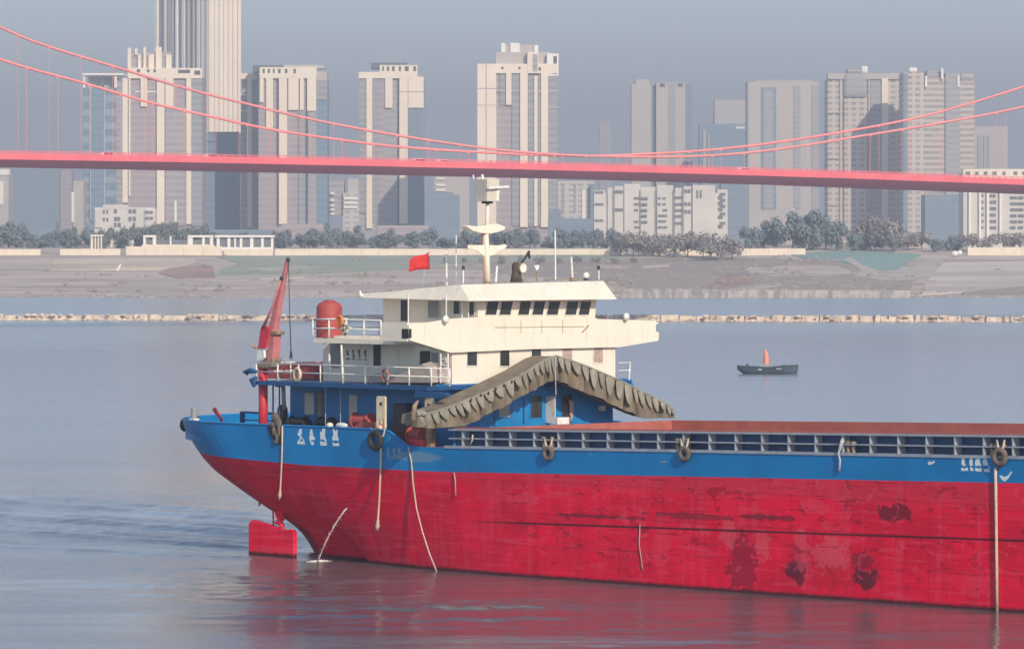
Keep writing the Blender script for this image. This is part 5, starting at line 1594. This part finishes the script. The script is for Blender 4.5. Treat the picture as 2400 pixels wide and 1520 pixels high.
# white apartment blocks close to the bank: every window its own piece
def windows(b, xs, ys, w_, h_, m, proud=.3, jit=0, seed=1, skip=.0):
    rg = random.Random(seed)
    for x in xs:
        for y in ys:
            if rg.random() < skip: continue
            b.box('window', x, x+w_*(1 + rg.uniform(-jit, jit)), y, y+h_, m, proud, proud-.02)
F['apt'] = plain('apartment_render', (.66,.62,.57), .9, .1, .88)
F['aptw'] = plain('apartment_window', (.19,.20,.21), .5, .4, .7)
b = Bld('white_apartment_block', 'long white apartment block under the bridge deck, right of the mast', 2000, 1392, 1682, 452, F['apt'], 20, cat='apartment block')
for x0, x1, yt, pr in ((1392,1418,446,.4),(1424,1436,440,1.0),(1440,1462,436,.4),(1463,1500,431,1.2),(1501,1536,438,.6),(1540,1578,434,1.1),(1582,1598,440,.5),(1602,1620,436,1.0),(1623,1676,434,1.5)): b.box('bay', x0, x1, yt, 575, F['apt'], pr, pr+3)
b.box('end_wing', 1682, 1706, 444, 575, F['apt'], -2, 18)
windows(b, [1394], (448,476,514,540), 20, 5, F['aptw'], .75, 0, 1); windows(b, [1442], (446,488,), 18, 7, F['aptw'], .75); windows(b, [1486,1504], (462,476,490,503,517,530), 12, 5, F['aptw'], 1.5, .3, 3, .15); windows(b, [1542,1553], (462,476,490,503,516,530), 9, 5, F['aptw'], 1.4, .3, 4, .1); windows(b, [1582], (460,476,490,504,520), 16, 6, F['aptw'], .8, .1, 5)
windows(b, [1604,1612], (444,474,492), 6, 8, F['aptw'], 1.3, .1, 6); windows(b, [1632,1640], (446,), 4, 18, F['aptw'], 1.8); windows(b, [1686], (452,466,480,498,520), 14, 7, F['aptw'], -1.7+2.2, 0, 7)
for x0 in (1436.5, 1499, 1536.5, 1577, 1599): b.box('downpipe', x0, x0+2.2, 446, 570, F['aptw'], 1.6, .3)
b = Bld('right_apartment_block', 'white apartment block at the right edge below and above the bridge deck', 1950, 2258, 2460, 404, F['apt'], 20, cat='apartment block')
b.box('parapet', 2257, 2460, 396, 420, F['cream'], .8, 6)
windows(b, [2264,2286,2306,2326,2350,2376,2396,2420], (402,), 8, 7, F['aptw'], 1.2, .2)
b.strips('pier', [(2270,2275,425,560),(2294,2299,425,560),(2312,2318,425,560),(2342,2347,425,550)], F['white'], 1.2); windows(b, [2300], (455,470,485,500,515,530), 5, 6, F['aptw'], .4); windows(b, [2319,2327], (455,470,485,500,515,530), 7, 7, F['aptw'], .4, .2, 4); windows(b, [2368,2386,2404,2424], (460,474,488,502,516,530), 14, 6, F['aptw'], .5, .2, 5)
b = Bld('low_white_house', 'low cream apartment house with a rounded right end at the left', 1900, 221, 350, 486, F['apt'], 16, cat='house'); b.box('end_tower', 336, 364, 486, 535, F['apt'], .8, 10, bevel=1.2); b.box('left_tower', 221, 241, 488, 535, F['apt'], .8, 10, bevel=.6); b.box('roof_step', 241, 300, 480, 488, F['apt'], .2, 8)
windows(b, [242,250], (492,510), 4, 8, F['aptw'], .4); windows(b, [268,276,302,312], (490,508,522), 6, 9, F['aptw'], .4, .2, 3, .2); windows(b, [341,351], (494,508), 8, 6, F['aptw'], 1.1)
b = Bld('small_pale_block', 'small pale block with balcony slits between the left and central towers', 2600, 804, 845, 452, F['pale'], 20, cat='apartment block'); b.box('upper_block', 815, 840, 418, 454, F['lgrey'], -3, 16); b.box('left_wing', 770, 806, 420, 505, F['stone'], -2, 18)
windows(b, [775], (450,466,478,488,498), 9, 5, F['white'], .5)
for y in (462,472,482): b.box('balcony', 806, 838, y, y+6, F['white'], .8, .7)
b = Bld('dark_blue_block', 'dark blue block right of the central tower', 2150, 996, 1076, 456, F['dkblue'], 22, cat='office block'); b.box('roof_step', 1000, 1062, 450, 458, F['dkblue'], -2, 14)
b = Bld('pale_slit_block', 'pale block with white slits just above the dark blue block', 2700, 1018, 1100, 414, F['lgrey'], 20, cat='apartment block')
for y in (416, 431, 443): b.box('balcony', 1022, 1044, y, y+5, F['white'], .8, .7)
b = Bld('pale_rear_block', 'pale blocks half hidden between cream tower and white apartments', 2600, 1308, 1392, 424, F['pale'], 20, cat='apartment block'); b.strips('pier', [(1318,1322,430,500),(1346,1350,430,500)], F['stone'], .5); b.box('wing', 1364, 1372, 445, 520, F['white'], .6, 6); b.box('tall_wing', 1384, 1393, 432, 540, F['dkblue'], 4, 6)
b = Bld('blue_low_block', 'low slate blue building mass behind the aerials', 2080, 1285, 1402, 512, F['dkblue'], 22, cat='office block'); b.box('roof_step', 1288, 1316, 490, 514, F['dkblue'], -1, 14)
b = Bld('right_blue_block', 'tall slate blue block between residential pair and right apartments', 2250, 2168, 2256, 456, F['dkblue'], 22, cat='office block')
b = Bld('mid_blue_block', 'slate blue slab left of the pale square tower under the bridge', 2500, 1690, 1756, 425, F['dkblue'], 22, cat='office block')
b = Bld('hazy_blue_slab', 'broad hazy blue slab at the far left under the bridge', 3400, 24, 142, 396, F['dkblue'], 40, cat='office block'); b.box('side', 142, 168, 398, 560, F['mauve'], 1, 20)
b = Bld('left_edge_tower', 'pale slim building at the left edge of the photo', 2700, -60, 20, 408, F['lgrey'], 22, cat='apartment block'); b.box('pier', 0, 8, 425, 480, F['white'], .8, .7); b.box('cap', 0, 22, 396, 410, F['white'], .5, 8)
b = Bld('white_strip_block', 'narrow white block left of the blue glass tower', 2400, 172, 196, 424, F['lgrey'], 18, cat='apartment block'); b.box('wing', 168, 174, 450, 520, F['white'], .8, 8)
b = Bld('long_low_block', 'long low slate roofline between trees and pavilion', 1880, 440, 640, 538, F['dkblue'], 16, cat='low building')
b = Bld('slate_low_block', 'low mauve building at the foot of the crowned tower', 1960, 662, 760, 524, F['mauve'], 16, cat='low building')
b = Bld('slate_mid_block', 'low slate building at the foot of the central tower', 1960, 885, 1004, 528, F['mauve'], 16, cat='low building')
b = Bld('left_low_block', 'low slate building behind the left trees', 2000, 76, 130, 520, F['dkblue'], 16, cat='low building')

# pavilion row on the promenade
PY = 1735.0
pv = Bld('white_pavilion', 'long low white pavilion with window bays on the flood wall at left', PY, 508, 641, 556, F['aptw'], 6, 14.0, 'pavilion')
pv.box('roof', 504, 643, 551, 556, F['white'], 1.2, 8)
pv.box('sill', 508, 641, 579, 588, F['white'], .5, .48)
for x0, x1 in ((508,515),(533,540),(549,553),(562,568),(586,594),(612,618),(635,641)): pv.box('column', x0, x1, 556, 579, F['white'], .5, .48)
pv = Bld('white_kiosk', 'small open white kiosk with slender columns at far left promenade', PY, 214, 240, 556, F['aptw'], 4, 14.0, 'kiosk')
for x0, x1 in ((213,218),(222,225),(229,232),(236,239)): pv.box('column', x0, x1, 552, 583, F['cream'], .5, .48)
pv.box('roof', 212, 241, 550, 554, F['cream'], 1, 5)
pv = Bld('terrace_house', 'white terrace building with dark arched openings on the flood wall', PY, 335, 500, 562, F['aptw'], 5, 14.0, 'pavilion')
pv.box('parapet', 333, 502, 573, 590, F['cream'], .6, .58)
for x0, x1 in ((336,342),(358,366),(398,402),(440,452),(474,480),(492,500)): pv.box('column', x0, x1, 553, 573, F['white'], .5, .48)
pv.box('roof', 336, 364, 551, 556, F['white'], .8, 5); pv.box('roof', 440, 500, 551, 556, F['white'], .8, 5)

# ------------------------------------------------------------------ trees along the far bank
def crown_mesh(seed, leaves, spread, squash, bare):
    rg = random.Random(seed)
    mb = MB()
    lobes = []
    for i in range(9 if not bare else 12):
        a = rg.uniform(0, 6.28); r_ = rg.uniform(.1, .62)*spread
        lobes.append((r_*math.cos(a), r_*math.sin(a), rg.uniform(.35 if bare else .22, .92), rg.uniform(.20, .40)))
    for i in range(leaves):
        lx, ly, lz, lr = rg.choice(lobes)
        d = Vector((rg.gauss(0,1), rg.gauss(0,1), rg.gauss(0,1))).normalized() * lr * rg.uniform(.45, 1.08)
        c_ = Vector((lx, ly, lz)) + Vector((d.x, d.y, d.z*squash))
        if c_.z < (.18 if bare else .05): continue
        s_ = rg.uniform(.035, .075)
        n_ = (d.normalized()*1.4 + Vector((lx, ly, lz-.5))*.8 + Vector((rg.gauss(0,.45), rg.gauss(0,.45), rg.gauss(0,.45)+.15))).normalized()
        u_ = n_.orthogonal().normalized(); w_ = n_.cross(u_)
        mb.add([tuple(c_+u_*s_), tuple(c_+w_*s_*.8), tuple(c_-u_*s_), tuple(c_-w_*s_*.8)], [(0,1,2,3)], rg.choice((0,0,0,1)))
    return mb
def trunk_mesh(seed, bare):
    rg = random.Random(seed)
    mb = MB(); mb.tube([(0,0,-.05), (.01,0,.25), (.0,.01,.55)], [.03,.024,.014], 7)
    for i in range(7 if not bare else 16):
        a = rg.uniform(0, 6.28); z0 = rg.uniform(.18, .5); L_ = rg.uniform(.2, .42)
        e = Vector((math.cos(a)*L_*.8, math.sin(a)*L_*.8, L_)) + Vector((0,0,z0))
        m_ = Vector((math.cos(a)*L_*.3, math.sin(a)*L_*.3, L_*.55 + z0))
        mb.tube([(0,0,z0), tuple(m_), tuple(e)], [.012,.008,.003], 5)
    return mb
bark = plain('bark', (.10,.085,.075), .9, 2, .7)
leafA = [plain('dark_leaf', (.17,.215,.225), .8, .3, .75), plain('mid_leaf', (.20,.24,.24), .8, .3, .7)]
leafB = [plain('brown_twig', (.31,.275,.25), .9, .3, .8), plain('grey_twig', (.26,.24,.225), .9, .3, .8)]
leafC = [plain('green_leaf', (.18,.215,.195), .8, .3, .75), plain('olive_leaf', (.21,.235,.20), .8, .3, .7)]
protos = {}
def proto(kind, var):
    k = (kind, var)
    if k in protos: return protos[k]
    bare = kind == 'bare'
    crown = crown_mesh(var*7+{'dark':1,'bare':2,'green':3}[kind], 1300 if not bare else 750, 1.0 if kind != 'bare' else 1.1, .9, bare)
    mats_ = {'dark': leafA, 'bare': leafB, 'green': leafC}[kind]
    def mk(mbx, nm, mm):
        o = mbx.build(nm, mm); me = o.data; bpy.data.objects.remove(o); return me
    protos[k] = (mk(crown, 'crown', mats_), mk(trunk_mesh(var+50, bare), 'trunk', [bark]))
    return protos[k]
NAMES = {'dark': 'evergreen_tree', 'bare': 'bare_tree', 'green': 'green_tree'}
def tree(px, wpx, ytop, Y, kind, var, lab, group, ybase=None):
    z0 = (bankz(Y) if Y < 1748 else 14.3) - .2
    p = mpx(px, ytop, Y)
    h = p.z - z0
    w_ = wpx/FPX*Y
    rt = empty(NAMES[kind], (p.x, Y, z0), var*1.3 + px, lab, 'tree', group)
    rt.scale = (w_/1.45, w_/1.45, h/1.18)
    for me, nm in zip(proto(kind, var), ('crown', 'trunk')):
        o = bpy.data.objects.new(nm, me); col.objects.link(o); o.parent = rt
    return rt
rng = random.Random(21)
# left end: dark round clump and blue-green belt
for i, (px, w_, yt) in enumerate(((-20,80,516),(22,70,512),(52,60,518),(78,50,545),(100,48,548),(128,50,536),(150,50,532),(176,48,528),(200,50,530))):
    tree(px, w_, yt, 1790 + 14*(i % 3), 'dark', i % 3, 'dark round evergreen in the clump at the left end of the far bank' if i < 3 else 'dark tree in the belt between left clump and kiosk', 'dark trees at the left of the far bank')
for i in range(13):
    px = 236 + i*20
    tree(px, rng.uniform(40, 56), rng.uniform(519, 540) - (8 if 6 < i < 10 else 0), 1775 + 10*(i % 3), 'green', i % 3, 'green tree in the row behind the white terrace at left', 'green tree row at the left')
for i in range(10):
    tree(500 + i*22 + rng.uniform(-5,5), rng.uniform(40,60), rng.uniform(540,552), 1850 + 10*(i % 3), 'dark', i % 3, 'low dark tree behind the long white pavilion', 'low dark trees behind the pavilion')
for i in range(26):
    px = 668 + i*25 + rng.uniform(-9, 9)
    if rng.random() < .22: continue
    tree(px, rng.uniform(45, 66), rng.uniform(524, 556) - (12 if 740 < px < 850 else 0), 1800 + 12*(i % 4), 'dark', i % 3, 'dark tree in the long belt behind the ship mast', 'dark tree belt behind the flood wall')
for i in range(8):
    tree(1322 + i*22, rng.uniform(44, 60), rng.uniform(530, 546), 1800 + 12*(i % 3), 'dark', i % 3, 'dark tree left of the bare trees, behind the aerials', 'dark trees behind the aerials')
for i, (px, w_, yt, Y) in enumerate(((1484,70,532,1690),(1512,60,548,1690),(1545,64,545,1695),(1580,66,540,1685),(1612,70,534,1690),(1648,72,540,1680),(1690,84,540,1670),(1716,60,552,1670),(1455,60,552,1692),(1666,60,560,1660))):
    tree(px, w_, yt, Y, 'bare', i % 3, 'bare brown winter tree before the white apartment block', 'bare trees before the apartments')
for i, (px, w_, yt) in enumerate(((1762,64,528),(1790,70,512),(1822,76,500),(1858,84,490),(1896,90,486),(1936,84,496),(1960,60,520))):
    tree(px, w_, yt, 1735 + 8*(i % 2), 'dark', i % 3, 'big round dark tree in the tall clump right of centre', 'big round trees right of centre')
for i, (px, w_, yt, k) in enumerate(((1996,50,542,'dark'),(2022,46,548,'dark'),(2040,70,500,'bare'),(2070,66,498,'bare'),(2100,54,510,'bare'),(2052,44,552,'dark'),(2090,40,552,'dark'),(2128,60,545,'bare'),(2160,60,540,'bare'),(2190,56,556,'dark'),(2222,56,550,'dark'),(2250,50,548,'bare'),(2280,56,540,'bare'),(2318,60,545,'bare'),(2352,60,542,'bare'),(2390,60,538,'bare'),(2428,60,540,'bare'))):
    tree(px, w_, yt, 1725 + 7*(i % 3), k, i % 3, {'dark': 'small dark tree on the right of the far bank', 'bare': 'bare brown tree on the right of the far bank'}[k], {'dark': 'small dark trees at the right', 'bare': 'bare trees at the right'}[k])
for i in range(12):
    tree(1000+i*44, rng.uniform(16, 28), rng.uniform(596, 603), 1640, 'bare', i % 3, 'small bush at the foot of the cream flood wall', 'bushes at the foot of the flood wall')

# street lamps, kiosk signs and other small bright things on the bank
p = mpx(1862, 580, 1745); q = mpx(1860, 487, 1745)
rt = empty('street_lamp', (p.x, p.y, 14.0), 0, 'white curved street lamp rising before the big round trees', 'street lamp')
mb = MB(); mb.tube([(0,0,0), (0,0,q.z-18.5), (-.5,0,q.z-16.4)], .12, 6); mb.build('pole', F['white'], rt)
mb = MB(); mb.tube([(-.5,0,q.z-16.4), (-.35,0,q.z-14.2)], [.16,.3], 8); mb.build('lamp_head', F['white'], rt)
p = mpx(278, 646, 1590)
mb = MB(); z_ = bankz(1590)+.3
mb.prism([(p.x-1.0, 1590, z_+.1), (p.x-.2, 1590, z_+.1), (p.x+1.1, 1590, z_+2.3), (p.x+.5, 1590, z_+2.3)], (0, .15, 0))
mb.tube([(p.x, 1590.3, z_-.5), (p.x, 1590.2, z_+1.2)], .06, 6)
tag(mb.build('white_sign', F['white']), 'small slanted white board standing on the muddy far bank at left', 'sign board')
p = mpx(2238, 606, 1690)
mb = MB(); mb.ball((p.x, 1690, bankz(1690)+1.0), (1.3, 1.0, 1.0)); mb.ball((p.x+1.9, 1691, bankz(1691)+1.3), (.9, .8, .9))
tag(mb.build('white_tank', F['white'], smooth=True), 'white round tank at the top corner of the concrete slope', 'tank')
mb = MB(); p = mpx(2130, 556, 1800); q = mpx(2186, 575, 1800)
mb.box((p.x, 1800, 14.2), (q.x, 1806, p.z-1)); mb.prism([(p.x-1, 1799.5, p.z-1), (q.x+1, 1799.5, p.z-1), (q.x-1.5, 1799.5, p.z+1.4), (p.x+1.5, 1799.5, p.z+1.4)], (0, 7, 0), 1)
tag(mb.build('gatehouse', [F['lgrey'], F['stone']]), 'small low gatehouse with a brown roof among trees at right', 'house')

# ------------------------------------------------------------------ haze over river and city
mb = MB(); mb.box((-3400, -500, -6), (3400, 14000, 420))
t = NT('haze_air')
for n_ in list(t.t.nodes):
    if n_.type == 'BSDF_PRINCIPLED': t.t.nodes.remove(n_)
pvn = t.n('ShaderNodeVolumePrincipled')
pvn.inputs['Color'].default_value = (.58, .615, .675, 1)
pvn.inputs['Density'].default_value = .00027
pvn.inputs['Anisotropy'].default_value = 0.2
t.l(pvn.outputs[0], t.t.nodes['Material Output'].inputs['Volume'])
hz = mb.build('haze', t.m); hz['kind'] = 'stuff'
